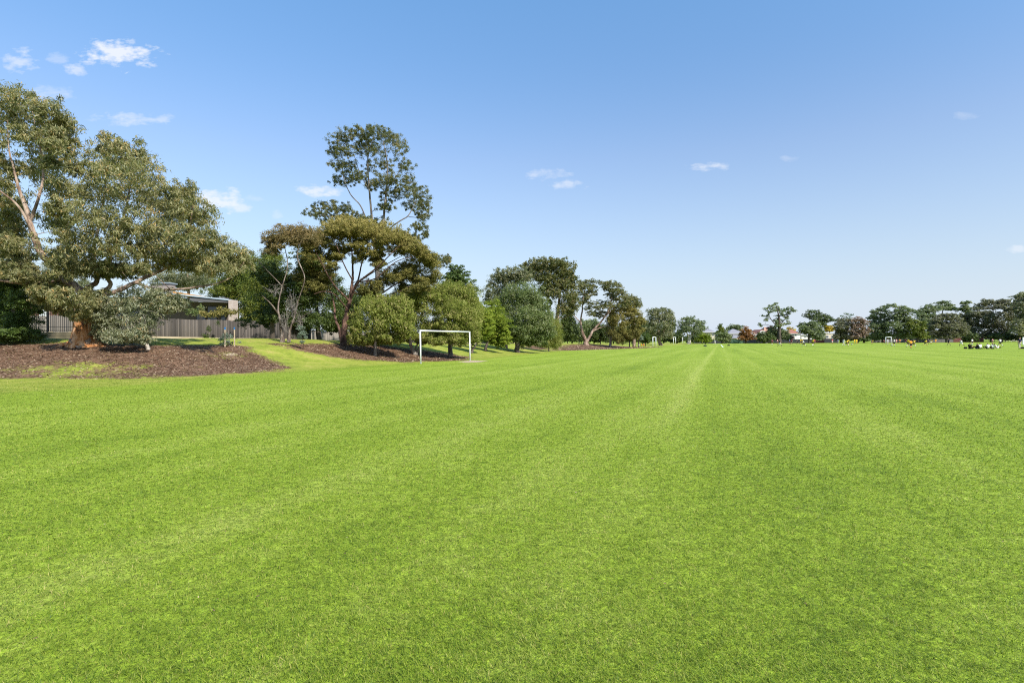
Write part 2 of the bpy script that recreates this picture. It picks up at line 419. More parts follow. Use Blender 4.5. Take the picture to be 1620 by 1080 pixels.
# ------------------------------------------------------------------ bark and leaf litter
def litter():
    V = []; A = []
    nf = 900; r_ = 4*(90/4)**rng.random(nf); a_ = rng.uniform(-.8, .8, nf); fx, fy = r_*np.sin(a_), r_*np.cos(a_); okf = edge_s(fx, fy) < 0; fx, fy, r_ = fx[okf], fy[okf], r_[okf]; nf = len(fx)
    az = rng.uniform(0, 6.28, nf); L = .009*np.maximum(1, r_/9)*rng.uniform(.6, 1.5, nf); c = np.stack([fx, fy, np.full(nf, .03)], -1)
    d = np.stack([np.cos(az), np.sin(az), rng.uniform(-.2, .3, nf)], -1)*L[:, None]; s_ = np.stack([-np.sin(az), np.cos(az), rng.uniform(-.3, .3, nf)], -1)*L[:, None]*.45
    V.append(np.stack([c-d, c-s_, c+d, c+s_], 1).reshape(-1, 3)); A.append(np.repeat(np.where(rng.random(nf) < .12, .9, rng.random(nf)*.5), 4))
    for P, cnt, sz in ((bedA, 15000, .055), (bedB, 6000, .075), (bedC, 2500, .15)):
        lo = P.min(0); hi = P.max(0); lo[0] = max(lo[0], -34)
        p = rng.uniform(lo, hi, (cnt*4, 2))
        m = poly_mask(P, p[:, 0], p[:, 1], 1.6)-.5*poly_mask(patch, p[:, 0], p[:, 1], 1.6)
        p = p[m > rng.uniform(.35, .9, len(p))][:cnt]; n = len(p)
        z = height(p[:, 0], p[:, 1])+.012+.015*rng.random(n)
        az = rng.uniform(0, 2*np.pi, n); L = sz*rng.uniform(.6, 1.9, n); wd = sz*rng.uniform(.25, .5, n)
        d = np.stack([np.cos(az), np.sin(az), rng.uniform(-.25, .35, n)], -1)*L[:, None]
        s = np.stack([-np.sin(az), np.cos(az), rng.uniform(-.4, .4, n)], -1)*wd[:, None]
        c = np.stack([p[:, 0], p[:, 1], z], -1)
        V.append(np.stack([c-d, c-s, c+d, c+s], 1).reshape(-1, 3)); A.append(np.repeat(rng.random(n), 4))
    me = mesh_np('leaf_litter', np.concatenate(V), 4); add_attr(me, 'leaf', np.concatenate(A))
    tag(link('leaf_litter', me, leafmat('litter', [(.06, .035, .022), (.16, .095, .06), (.28, .18, .11), (.55, .42, .28)], .05, .8, .2)),
        'brown bark mulch under the trees and stray dry leaves on the grass', 'leaf litter', kind='stuff')
litter()

# ------------------------------------------------------------------ trees
def fib(n):
    i = np.arange(n)+rng.random()
    ph = np.arccos(1-2*(i+.5)/(n+1)); th = np.pi*(1+5**.5)*i
    return np.stack([np.cos(th)*np.sin(ph), np.sin(th)*np.sin(ph), np.cos(ph)], -1)
def unit(v): return v/np.maximum(np.linalg.norm(v, axis=-1, keepdims=True), 1e-9)
def leaves(cl, rad, nl, L, Wd, style, axis_c, face=(.9, .35, .55)):
    """leaf quads round clump centres. cl (k,3), rad (k,), nl leaves per clump"""
    k = len(cl); n = int(k*nl)
    ci = rng.integers(0, k, n)
    d = rng.normal(size=(n, 3))*.52; d *= np.minimum(1, 1.45/np.maximum(np.linalg.norm(d, axis=1, keepdims=True), 1e-6))
    flat = {'lobe': .62, 'gum': .75, 'brush': .7, 'broad': .8, 'pine': .5, 'plume': .95}[style]
    d[:, 2] *= flat
    if style == 'lobe':                                  # dense caps: leaves sit on the upper shell of each spray
        q = unit(rng.normal(size=(n, 3))); q[:, 2] = np.where(q[:, 2] < -.15, -q[:, 2]*rng.random(n), q[:, 2]); q = unit(q)
        d = q*rng.uniform(.62, 1.08, (n, 1)); d[:, 2] *= .8
    p = cl[ci]+d*rad[ci][:, None]
    if style == 'gum':
        p[:, 2] -= rad[ci]*.25*(d[:, 0]**2+d[:, 1]**2)
        ax = rng.normal(size=(n, 3))*.55+np.array([0, 0, -.8])
    elif style == 'brush': ax = unit(d)*.9+rng.normal(size=(n, 3))*.35+np.array([0, 0, .55])
    elif style == 'plume': ax = unit(p-axis_c)*.6+rng.normal(size=(n, 3))*.35+np.array([0, 0, .35])
    elif style == 'pine': ax = unit(d)*.7+rng.normal(size=(n, 3))*.4+np.array([0, 0, .1])
    elif style == 'lobe':
        ax = rng.normal(size=(n, 3)); face = (1.0, .45, .38)
    else: ax = rng.normal(size=(n, 3))
    ax = unit(ax)
    nrm = unit(unit(d)*face[0]+np.array([0, 0, face[1]])+rng.normal(size=(n, 3))*face[2])
    ax = unit(ax-nrm*(ax*nrm).sum(1, keepdims=True)+rng.normal(size=(n, 3))*.08)
    sd = unit(np.cross(nrm, ax))
    l = (L*rng.uniform(.65, 1.3, n))[:, None]; wv = (Wd*rng.uniform(.7, 1.3, n))[:, None]
    V = np.stack([p-ax*l*.5, p+sd*wv*.5, p+ax*l*.5, p-sd*wv*.5], 1).reshape(-1, 3)
    cr = rng.random(k)
    val = np.clip(.5*rng.random(n)+.5*cr[ci]+.06*rng.normal(size=n), 0, 1)
    return V, np.repeat(val, 4)
def cones(P0, P1, R0, R1, n=5):
    ax = unit(P1-P0); ref = np.where(np.abs(ax[:, 2:3]) < .9, np.array([[0, 0, 1.]]), np.array([[1., 0, 0]]))
    u = unit(np.cross(ax, ref)); v = np.cross(ax, u)
    a = np.arange(n)*2*np.pi/n; m = len(P0)
    ring = np.cos(a)[None, :, None]*u[:, None]+np.sin(a)[None, :, None]*v[:, None]
    A = P0[:, None]+ring*R0[:, None, None]; B = P1[:, None]+ring*R1[:, None, None]
    V = np.concatenate([A, B], 1).reshape(-1, 3)
    b = (np.arange(m)*2*n)[:, None]; k = np.arange(n)[None]; k2 = (k+1) % n
    Fq = np.stack([b+k, b+k2, b+n+k2, b+n+k], -1).reshape(-1, 4)
    return V, Fq
def smooth_path(pts, rad, sub=4, wob=.0):
    """Catmull-Rom through the given limb points"""
    P = [np.array(p, float) for p in pts]; P = [2*P[0]-P[1]]+P+[2*P[-1]-P[-2]]
    o = []; r = []
    for i in range(1, len(P)-2):
        for j in range(sub):
            t = j/sub; a, b, c, d = P[i-1], P[i], P[i+1], P[i+2]
            o.append(.5*((2*b)+(c-a)*t+(2*a-5*b+4*c-d)*t*t+(3*b-a-3*c+d)*t**3)); r.append(rad[i-1]*(1-t)+rad[i]*t)
    o.append(P[-2]); r.append(rad[-1])
    o = np.array(o); r = np.array(r)
    if wob: o[1:-1] += rng.normal(size=(len(o)-2, 3))*wob*r[1:-1, None]
    return o, r

def tree(name, label, base, limbs, blobs, leaf, bark, cat='tree', Y=None, group=None, style='gum', lai=2.2, clump=1.0, L=None, Wd=None,
         depth=.9, layers=1, twig=.012, dead=None, gap=0.0, swell=1.3, parts=('trunk', 'crown'), top=None):
    """base: photo pixel of the foot (or (px, None) with Y). limbs: [(px,py,r[,dy])...] lists in photo pixels at the tree's depth.
    blobs: (px,py,rx,ry[,dy]) foliage masses, measured off the photograph, each given real depth"""
    if Y is None: B = hit(*base)
    else: B = on(base[0], Y)
    Yb = B.y; k = Yb/FPX
    root = empty(name, B); tag(root, label, cat, group)
    Bn = np.array(B)
    cx = np.mean([b[0] for b in blobs]); hw = max(max(abs(b[0]-cx)+b[2] for b in blobs)*k, .5)
    # limbs
    allP, allR, V, Fs = [], [], [], []
    off = 0
    for li, lb in enumerate(limbs):
        pts = []; rr = []
        for j, q in enumerate(lb):
            dy = q[3] if len(q) > 3 else 0
            pts.append(np.array(W(q[0], q[1], Yb+dy))); rr.append(q[2]*(1 if li == 0 and j < 3 else .8))
        if li == 0:
            pts = [np.array([pts[0][0], pts[0][1], B.z-.35])]+pts; rr = [rr[0]*1.12]+rr
        P, Rr = smooth_path(pts, rr, 5, .12)
        ns = 10 if rr[0] > .15 else 7
        mb = MB(); mb.tube([Vector(p) for p in P], list(Rr), ns, True)
        V.append(mb); allP.append(P); allR.append(Rr)
    nodes = np.concatenate(allP) if allP else Bn[None]+np.array([[0, 0, .5]])
    nrad = np.concatenate(allR) if allR else np.array([.05])
    ok = nodes[:, 2] > B.z+.25*(max(W(0, b[1], Yb).z for b in blobs)-B.z)*.6
    if ok.sum() > 2: nodes = nodes[ok]; nrad = nrad[ok]
    pool = list(nodes); prad = list(nrad)
    # foliage clumps
    CL, CR = [], []
    px_r = Yb/569.0
    bl2 = [(b[0], b[1], b[2]*swell, b[3]*swell, *b[4:]) for b in blobs]
    if lai > 2.1:                                        # sprays bridging neighbouring boughs
        for i_, b in enumerate(blobs):
            ds = sorted((math.hypot(b[0]-o[0], b[1]-o[1]), j) for j, o in enumerate(blobs) if j > i_)[:2]
            for d_, j in ds:
                o = blobs[j]
                if d_ < 1.25*(b[2]+o[2]): bl2.append(((b[0]+o[0])/2, (b[1]+o[1])/2+.2*b[3], min(b[2], o[2])*.75*swell, min(b[3], o[3])*.75*swell))
    for b in bl2:
        for lay in range(layers):
            t = (b[0]-cx)*k/hw
            span = hw*depth*math.sqrt(max(0.05, 1-t*t))
            if len(b) > 4: dy = b[4]
            else:
                dy = rng.uniform(-.55, .55)*span
                if layers > 1: dy = (lay-(layers-1)/2)/(layers-1)*1.1*span+rng.uniform(-.15, .15)*span
            c = np.array(W(b[0], b[1], Yb+dy)); kk = (Yb+dy)/FPX
            rx, rz = b[2]*kk, b[3]*kk; ry = .5*(rx+rz)*1.05
            rc = clump*max(.40*min(rx, rz), .05*math.sqrt(rx*rz)+.02)
            rc = max(rc, 1.6*px_r)
            nc = max(4, int(1.5*(rx*rz+rx*ry+ry*rz)/3*4/(rc*rc*2.2)))
            nc = min(nc, 90)
            f = fib(nc)*np.clip(rng.uniform(.35, 1.12, (nc, 1)), 0, 1.12)+rng.normal(size=(nc, 3))*.10
            f = f[rng.random(len(f)) > gap]
            if len(f) == 0: continue
            f *= np.array([rx-rc*.6, ry-rc*.6, rz-rc*.5])
            cl = c+f; cr = rc*rng.uniform(.65, 1.25, len(f))
            CL.append(cl); CR.append(cr)
    CLa = np.concatenate(CL); CRa = np.concatenate(CR)
    m = CLa[:, 2] > B.z+.05+CRa*.2; CLa = CLa[m]; CRa = CRa[m]
    # twigs growing to every clump from the nearest wood
    e0, e1, r0, r1 = [], [], [], []
    if twig:
        NP = np.array(pool); order = np.argsort(np.min(((CLa[:, None]-NP[None])**2).sum(-1), 1))
        cap_ = len(NP)+4*len(CLa); buf = np.zeros((cap_, 3)); buf[:len(NP)] = NP; rb = np.zeros(cap_); rb[:len(NP)] = prad; cnt = len(NP)
        for i in order:
            c = CLa[i]; dv = c-buf[:cnt]; ds = np.sqrt((dv**2).sum(1)); cost = ds+np.maximum(0, -dv[:, 2])*.9
            j = int(np.argmin(cost)); a = buf[j].copy(); ra = min(rb[j]*.6, twig*(1.1+ds[j]*.9)); D = ds[j]
            if D < 1e-3: continue
            q1 = a+(c-a)*.36+np.array([0, 0, .06*D])+rng.normal(size=3)*.06*D
            q2 = a+(c-a)*.70+np.array([0, 0, .05*D])+rng.normal(size=3)*.05*D
            rs = [ra, ra*.8, ra*.6, max(ra*.35, twig*.4)]; ps = [a, q1, q2, c]
            for s_ in range(3):
                e0.append(ps[s_]); e1.append(ps[s_+1]); r0.append(rs[s_]); r1.append(rs[s_+1])
                buf[cnt] = ps[s_+1]; rb[cnt] = rs[s_+1]; cnt += 1
    tv, tf = [], []; off = 0
    quads = []
    for mb in V:
        vv_ = np.array(mb.v); q = [f for f in mb.f if len(f) == 4]
        tv.append(vv_); quads.append(np.array(q)+off); off += len(vv_)
    if e0:
        cv, cf = cones(np.array(e0), np.array(e1), np.array(r0), np.array(r1), 4)
        tv.append(cv); quads.append(cf+off)
    if tv:
        me = mesh_idx(parts[0], np.concatenate(tv)-Bn, np.concatenate(quads), True)
        link(parts[0], me, bark, root)
    # leaves
    area_px = sum(math.pi*b[2]*b[3]*(.4) for b in blobs)*swell**2*.85      # render px^2
    LL = L if L else max(.16, 1.5*px_r); WW = Wd if Wd else max(.045, .62*px_r)
    la = LL*WW*.5*.55/(px_r**2)                                 # mean projected area of a leaf, render px^2
    nl = max(6, lai*area_px*layers/la/len(CLa)) if layers == 1 else max(6, lai*area_px/la/len(CLa))
    nl = min(nl, 900)
    Lv, Lc = leaves(CLa, CRa, nl, LL, WW, style, np.array([CLa[:, 0].mean(), CLa[:, 1].mean(), CLa[:, 2].min()-1]))
    if top is not None:      # leaf tone graded by height in its own crown, paler at the top
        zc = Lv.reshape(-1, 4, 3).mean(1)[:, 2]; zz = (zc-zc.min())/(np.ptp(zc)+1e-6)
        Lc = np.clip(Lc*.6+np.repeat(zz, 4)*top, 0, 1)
    me = mesh_np(parts[1], Lv-Bn, 4); add_attr(me, 'leaf', Lc)
    link(parts[1], me, leaf, root)
    if dead:                  # bare grey dead wood: (px,py,rx,ry)
        dm = MB()
        for (qx, qy, drx, dry, n_) in dead:
            c = np.array(W(qx, qy, Yb-.6)); st = np.array(W(qx, qy+dry*.9, Yb))
            for _ in range(n_):
                e = c+rng.normal(size=3)*np.array([drx*k*.55, drx*k*.4, dry*k*.55]); a = st+(c-st)*rng.uniform(0, .8)
                mid_ = (a+e)/2+rng.normal(size=3)*.18
                dm.tube([Vector(a), Vector(mid_), Vector(e)], [.022, .015, .006], 4, False)
        dm.build('dead_branches', barkmat('dead_wood', (.08, .07, .06), (.17, .15, .13), (.30, .27, .24)), root, origin=B)
    return root

# bark
bk_gum = barkmat('bark_gum', (.09, .055, .038), (.24, .165, .12), (.44, .34, .27), 2.6)
bk_stump = barkmat('bark_orange', (.04, .02, .012), (.38, .16, .055), (.58, .36, .22), 3.4)
bk_white = barkmat('bark_white', (.22, .19, .16), (.50, .44, .37), (.68, .63, .56), 4)
bk_grey = barkmat('bark_grey', (.06, .048, .04), (.14, .118, .10), (.26, .225, .19), 4)
bk_paper = barkmat('bark_paper', (.045, .033, .026), (.12, .09, .072), (.28, .23, .19), 6)
bk_red = barkmat('bark_red', (.028, .017, .013), (.082, .046, .034), (.20, .115, .08), 5)
bk_dark = barkmat('bark_dark', (.03, .024, .02), (.075, .06, .048), (.14, .11, .09), 4)
# foliage
lf_gum = leafmat('leaf_gum', [(0.070,0.086,0.032),(0.147,0.159,0.061),(0.273,0.239,0.098),(0.312,0.311,0.166),(0.530,0.311,0.103)], .38, .5, .35)
lf_gum2 = leafmat('leaf_gum_grey', [(0.072,0.091,0.043),(0.145,0.163,0.081),(0.254,0.247,0.138),(0.392,0.338,0.200)], .38, .5, .35)
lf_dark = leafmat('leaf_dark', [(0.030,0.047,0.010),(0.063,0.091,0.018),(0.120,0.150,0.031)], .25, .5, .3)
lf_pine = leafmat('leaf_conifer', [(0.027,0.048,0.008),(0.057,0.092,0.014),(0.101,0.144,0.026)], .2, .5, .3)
lf_tall = leafmat('leaf_tall', [(0.052,0.065,0.020),(0.107,0.122,0.037),(0.191,0.185,0.064),(0.310,0.222,0.100)], .38, .5, .35)
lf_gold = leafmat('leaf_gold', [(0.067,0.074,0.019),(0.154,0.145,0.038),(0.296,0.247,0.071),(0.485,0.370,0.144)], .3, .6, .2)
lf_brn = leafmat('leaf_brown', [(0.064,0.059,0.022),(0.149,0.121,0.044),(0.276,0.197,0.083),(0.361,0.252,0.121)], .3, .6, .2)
lf_brush = leafmat('leaf_brush', [(0.090,0.118,0.020),(0.185,0.216,0.038),(0.296,0.309,0.073),(0.414,0.321,0.174)], .35, .6, .2)
lf_lime = leafmat('leaf_lime', [(0.086,0.130,0.012),(0.178,0.232,0.022),(0.299,0.324,0.040)], .35, .6, .2)
lf_oliv = leafmat('leaf_olive', [(0.058,0.086,0.011),(0.130,0.161,0.022),(0.247,0.241,0.040)], .35, .5, .3)
lf_mid = leafmat('leaf_mid', [(0.050,0.079,0.021),(0.109,0.150,0.039),(0.182,0.216,0.075),(0.294,0.288,0.149)], .3, .45, .35)
lf_far = leafmat('leaf_far', [(0.099,0.133,0.066),(0.170,0.206,0.096),(0.258,0.276,0.135)], .38, .5, .3)  # greens lifted paler, standing in for distance haze
lf_farb = leafmat('leaf_far_brown', [(0.108,0.108,0.068),(0.167,0.164,0.099),(0.247,0.229,0.138)], .38, .5, .3)  # browns likewise lightened in place of haze over the far trees
lf_org = leafmat('leaf_orange', [(.16, .07, .022), (.28, .125, .04), (.36, .19, .06)], .4, .5, .3)
lf_yel = leafmat('leaf_yellow', [(.32, .22, .02), (.52, .37, .03), (.62, .48, .06)], .4, .5, .3)
lf_pink = leafmat('leaf_pink', [(0.142,0.087,0.060),(0.247,0.163,0.120),(0.323,0.245,0.170)], .35, .5, .3)
lf_pur = leafmat('leaf_purple', [(.06, .028, .028), (.11, .05, .045), (.15, .08, .065)], .3, .5, .3)
lf_silv = leafmat('leaf_silver', [(.10, .14, .10), (.17, .22, .16), (.26, .30, .23)], .25, .4, .4)

# 1 the huge old gum on the left
tree('gum_tree', 'huge spreading gum tree with thick orange-brown base beside the black metal fence', (133, 546),
     [[(133,546,.74),(133,540,.60),(134,528,.50),(134,512,.42),(132,492,.36),(130,470,.33),(128,458,.30)],
      [(129,462,.27),(112,448,.25),(98,437,.24),(80,416,.22,-.5),(65,402,.21,-1),(55,376,.20,-1),(46,350,.18,-1),(41,328,.14,-1),(30,300,.10,-1),(22,268,.07,-1),(14,235,.045,-1),(12,190,.03,-1)],
      [(47,352,.12,-1),(58,322,.10,-1),(68,285,.085,-.5),(66,250,.07,0),(58,210,.05,0),(50,170,.03,0)],
      [(55,372,.10,-1),(30,328,.08,-1.5),(0,302,.06,-2),(-40,270,.04,-2)],
      [(100,440,.15,0),(60,448,.12,-1),(20,446,.10,-2),(-30,440,.06,-2.5)],
      [(129,460,.20),(143,453,.18,.3),(153,445,.17,.5),(152,425,.15,.8),(148,395,.11,1),(158,350,.09,1),(166,300,.06,1),(172,245,.04,1)],
      [(131,475,.19),(158,463,.17,.8),(175,452,.15,1),(170,436,.14,1),(176,405,.12,1.3),(192,360,.10,1.5),(202,315,.07,1.5),(212,262,.04,1.5)],
      [(131,478,.20),(170,466,.16,-.6),(214,447,.14,-.2),(240,434,.125,.3),(262,424,.10,.8),(282,398,.08,1),(300,358,.07,-1),(306,320,.04,-1)],
      [(216,448,.10,-.2),(250,458,.085,-.8),(285,457,.08,-1.2),(332,451,.065,-1.5),(366,438,.06,-1.2),(388,412,.03,-1)],
      [(126,478,.08,-.4),(118,492,.05,-.9),(126,498,.03,-1.2)]],
     [(8,150,34,22),(45,160,34,24),(85,178,30,22),(108,200,20,18),(18,200,40,24),(70,215,34,20),(100,238,28,18),(-25,230,40,40),(14,262,22,16,2),(62,268,26,20,2),
      (174,222,17,14),(205,236,28,20),(160,248,30,22),(232,262,26,24),(196,275,40,28),(128,285,40,30),(92,300,34,24),(160,318,46,32),(218,318,42,32),
      (262,305,26,22),(294,300,18,15),(306,326,28,20),(270,342,34,28),(326,352,22,22),(118,345,42,30),(84,350,20,16,2.5),(178,365,46,28),(236,372,40,26),(296,376,36,24),(340,386,26,22),
      (372,400,22,18),(388,412,14,12),(120,392,44,26),(178,408,40,22),(236,410,36,20),(296,412,36,18),(345,425,30,14),(84,398,16,14,3),
      (2,345,28,20,3),(-20,380,50,30),(15,385,34,20),(36,408,22,12,3),(8,425,38,16),(50,438,24,12),(100,425,28,16),(90,455,28,15),(112,472,30,16),(92,486,18,9),(70,470,22,12),(25,325,26,18,2.5),(20,372,26,16,2.5),(-5,300,26,20,1.5),(150,465,18,10,-1),(60,448,24,10),(145,425,30,14),(120,497,12,8),(134,496,12,7,-1.6),(146,482,12,7,-1.2),(200,432,22,10),(-40,300,40,40)],
     lf_gum, bk_gum, lai=3.1, clump=.85, L=.23, Wd=.05, depth=.62, gap=.33, swell=1.22, twig=.011)
# orange, stringy lower bark as the tree's own lower trunk skirt
def skirt():
    t = bpy.data.objects['gum_tree']; B = t.location; mb = MB()
    n = 28; rings = [(-.3, .90), (0, .82), (.25, .68), (.6, .58), (1.1, .50), (1.6, .45), (2.0, .40)]
    for zi, (z, r) in enumerate(rings):
        for k in range(n):
            a = 2*math.pi*k/n
            rr = r*(1+.13*math.sin(3*a+.7)*max(0, 1-z)+.06*math.sin(7*a+z*2)+.04*rng.normal())
            p = B+Vector((math.cos(a)*rr, math.sin(a)*rr, z)); mb.v.append(tuple(p))
    for i in range(len(rings)-1):
        for k in range(n):
            mb.f.append((i*n+k, i*n+(k+1) % n, (i+1)*n+(k+1) % n, (i+1)*n+k))
    o = mb.build('peeling_bark', bk_stump, t, True, origin=B)
    # surface roots
    rb = MB()
    for a, L_ in ((3.5, .8), (5.9, .7), (4.6, .5), (2.6, .8), (.2, .6)):
        ps = []
        for q in range(6):
            d = .6+L_*q/5; x = B.x+math.cos(a+.1*q)*d; y = B.y+math.sin(a+.1*q)*d
            ps.append(Vector((x, y, hz1(x, y)+.16*(1-q/5)-.03)))
        rb.tube(ps, [.17, .13, .10, .07, .04, .02], 7)
    rb.build('root', bk_stump, t, True, origin=B)
skirt()

tree('young_gum_tree', 'small weeping gum with slim white trunk in front of the old gum', (233, 553),
     [[(234,553,.13),(232,544,.10),(230,530,.085),(226,512,.07),(220,490,.055),(212,468,.03)],
      [(229,527,.04),(244,514,.032),(260,500,.02)],[(227,515,.05),(205,500,.04),(180,482,.03)],[(222,495,.04),(245,478,.03),(275,472,.02)]],
     [(165,478,24,14),(198,466,28,14),(235,462,28,14),(266,472,22,13),(288,482,14,10),(180,496,32,18),(218,492,32,20),(252,488,22,14),(158,505,18,14),
      (170,520,22,14),(205,518,30,18),(232,520,16,14),(190,532,24,10),(160,530,14,9),(148,492,12,9),(228,536,10,6)],
     leafmat('leaf_young_gum', [(.075,.095,.045),(.15,.17,.085),(.27,.27,.15),(.34,.36,.25),(.42,.27,.11)], .38, .5, .35), bk_white, lai=2.3, L=.17, Wd=.040, depth=.7, clump=.9, gap=.15)
tree('dark_shrub', 'tall dense dark green shrub beside the black metal fence', (26, 541),
     [[(26,541,.12),(22,510,.1),(18,470,.07),(15,430,.04)]],
     [(12,428,24,18),(-10,450,30,25),(30,455,20,20),(5,480,38,26),(36,486,20,22),(14,512,40,24),(42,520,18,18),(-30,510,40,30),(60,490,6,6),(20,532,38,10)],
     lf_pine, bk_dark, cat='shrub', style='pine', lai=3.6, L=.14, Wd=.04, depth=.8)
tree('olive_tree', 'yellow-green bushy tree behind the low house roof', (376, None), [[(376,520,.2),(376,470,.15),(378,430,.08)]],
     [(392,412,16,14),(372,428,22,16),(396,436,22,18),(362,450,24,16),(388,462,26,16),(345,462,18,12),(400,482,20,16)],
     lf_oliv, bk_dark, Y=76, style='broad', lai=3)
tree('screen_tree', 'deep green feathery tree beside the brick end wall of the house', (414, None), [[(414,535,.2),(415,480,.14),(420,430,.08)]],
     [(415,420,18,16),(432,408,16,12),(404,446,18,18),(428,446,22,20),(412,476,22,22),(436,480,20,20),(402,504,18,16),(428,510,24,18),(392,492,12,16)],
     lf_oliv, bk_dark, Y=67, style='plume', lai=3.4)
tree('back_gum_tree', 'grey-green gum showing above the house between the old gum limbs', (300, None), [[(300,520,.25),(298,460,.2),(296,430,.1)]],
     [(300,428,36,16),(262,436,28,14),(330,440,26,14),(290,448,30,10)], lf_gum2, bk_gum, Y=88, lai=2.4)
tree('back_gum_tree', 'dull green gum far behind the black metal fence', (40, None), [[(40,520,.25),(38,460,.2),(46,430,.1)]],
     [(70,430,30,20),(20,436,34,18),(110,448,26,14),(50,458,40,14)], lf_gum2, bk_gum, Y=80, lai=2.0)

# paperbark with twisted grey stems
tree('paperbark_tree', 'twin-stemmed ragged tree with dead grey twigs in front of the paling fence', (451, 542),
     [[(447,541,.20),(446,528,.14),(443,508,.10),(440,485,.075),(446,455,.055,.4),(455,420,.045,.4),(450,388,.03,.4)],
      [(457,541,.19),(459,522,.12),(466,500,.085),(472,474,.06),(482,440,.05,-.4),(470,405,.07,-.4),(480,375,.04,-.4)],
      [(443,500,.09),(428,480,.06,-.6),(415,468,.04,-1)],[(460,515,.07),(480,500,.05,-.5),(496,490,.03,-.8)],
      [(446,452,.05),(420,425,.04),(408,412,.02)]],
     [(436,370,20,9),(462,362,20,8),(486,368,20,9),(426,382,10,6),(452,379,18,7),(478,384,18,7),(498,382,12,8),(430,398,12,6)],
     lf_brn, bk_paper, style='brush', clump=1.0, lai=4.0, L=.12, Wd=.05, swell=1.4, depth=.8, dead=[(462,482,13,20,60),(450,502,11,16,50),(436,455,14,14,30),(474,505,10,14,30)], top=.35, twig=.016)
tree('dark_tree', 'dark green shaggy tree growing behind the ragged twin-stemmed tree', (430, None), [[(430,540,.22),(432,480,.16),(440,430,.08)],[(432,470,.1),(470,440,.06)]],
     [(418,418,16,12),(440,424,18,12),(404,432,10,10),(425,444,20,12),(446,446,16,10),(478,404,18,12),(496,418,18,12),(484,432,20,12),(508,436,14,12),(420,474,18,14),(416,500,16,10),(440,468,16,12),(470,440,18,12),(462,466,16,12),(490,455,18,12),(438,492,14,12),(478,484,16,12),(500,470,14,12),(424,512,14,8)],
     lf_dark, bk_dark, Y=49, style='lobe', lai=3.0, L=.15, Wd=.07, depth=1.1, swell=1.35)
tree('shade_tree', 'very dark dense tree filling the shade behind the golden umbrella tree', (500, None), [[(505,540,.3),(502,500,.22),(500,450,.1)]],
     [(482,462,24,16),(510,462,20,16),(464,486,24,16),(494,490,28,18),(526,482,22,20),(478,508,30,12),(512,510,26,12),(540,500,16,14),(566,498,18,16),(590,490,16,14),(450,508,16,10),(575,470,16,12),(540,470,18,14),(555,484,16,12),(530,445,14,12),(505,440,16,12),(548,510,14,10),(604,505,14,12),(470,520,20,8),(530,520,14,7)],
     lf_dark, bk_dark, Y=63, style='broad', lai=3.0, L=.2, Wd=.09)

# umbrella tree
tree('umbrella_tree', 'broad umbrella-shaped tree with golden green crown and branching red-brown stems', (545, 546),
     [[(545,546,.42),(545,536,.33),(546,515,.27),(548,496,.24),(553,478,.20),(555,462,.16),(558,440,.12),(558,418,.09),(556,392,.06),(553,368,.03)],
      [(541,540,.20),(537,521,.15),(530,503,.12,.6),(528,480,.09,1.2),(520,455,.06,1.8),(505,435,.04,2)],
      [(554,474,.13),(566,448,.11,-.8),(580,436,.09,-1.2),(600,420,.07,-1.6),(618,402,.045,-2),(632,388,.03,-2)],
      [(554,478,.12),(545,468,.11,-.5),(531,454,.09,-1),(520,438,.07,-1.6),(511,420,.05,-2),(500,400,.03,-2)],
      [(550,490,.08,-.3),(530,466,.06,-1.5),(512,461,.05,-2),(497,465,.03,-2.2)],
      [(547,500,.13),(568,488,.11,.4),(596,470,.09,.8),(625,450,.07,1),(650,436,.05,1),(668,428,.03,1)],
      [(555,462,.10),(566,444,.09,1),(572,418,.07,1.6),(578,395,.05,2),(590,372,.03,2)],
      [(558,444,.07),(545,420,.06,-1),(535,395,.04,-1.5),(528,378,.03,-1.6)],
      [(570,446,.07,-.8),(595,440,.06,-1.8),(625,415,.045,-2.4),(655,405,.03,-2.6)],
      [(600,468,.05,.8),(630,462,.04,0),(655,448,.03,-.4)],[(566,446,.07,1),(600,425,.05,2.2),(640,402,.03,2.6)],
      [(548,500,.07,.4),(575,500,.05,1.6),(600,490,.03,2.4)]],
     [(556,355,30,9),(590,359,28,9),(526,364,24,9),(498,378,18,8),(618,370,20,9),(545,370,24,8),(572,374,24,8),(604,384,18,8),(640,384,16,9),(522,384,22,8),(494,394,16,8),
      (650,398,16,8),(628,396,16,7),(512,404,18,8),(498,412,14,8),(668,408,16,9),(684,420,12,11),(655,418,18,9),(672,432,16,10),(690,434,7,9),(650,436,14,8),(680,446,9,8,2.5),(664,448,11,7,2.5),
      (618,432,18,8),(632,444,14,8,2.5),(606,446,14,8,2),(582,450,15,9,1.5),(570,460,10,7,1.5),(520,424,14,7),(496,428,13,9),(600,402,8,5),(536,398,12,5),(566,388,14,5),(640,458,9,6,3.5),(484,408,8,7),(500,440,18,11),(486,424,14,10),(498,458,16,10),(474,440,12,10),(516,446,14,8),(640,424,16,8),(676,408,12,8),(600,418,10,5),(655,458,12,7,3.5),(670,464,8,6,3.5),(590,466,10,6,3),(545,352,26,8),(585,400,10,5),(612,372,22,9),(636,372,12,8),(504,372,14,8),(486,386,12,8),(652,384,14,8),(668,394,12,8),(684,408,10,8),(540,360,26,9),(575,362,26,9),(566,410,8,5),(532,408,10,6)],
     lf_gold, bk_red, style='brush', lai=4.4, clump=1.0, L=.12, Wd=.05, depth=.5, top=.42, twig=.026, swell=1.42)
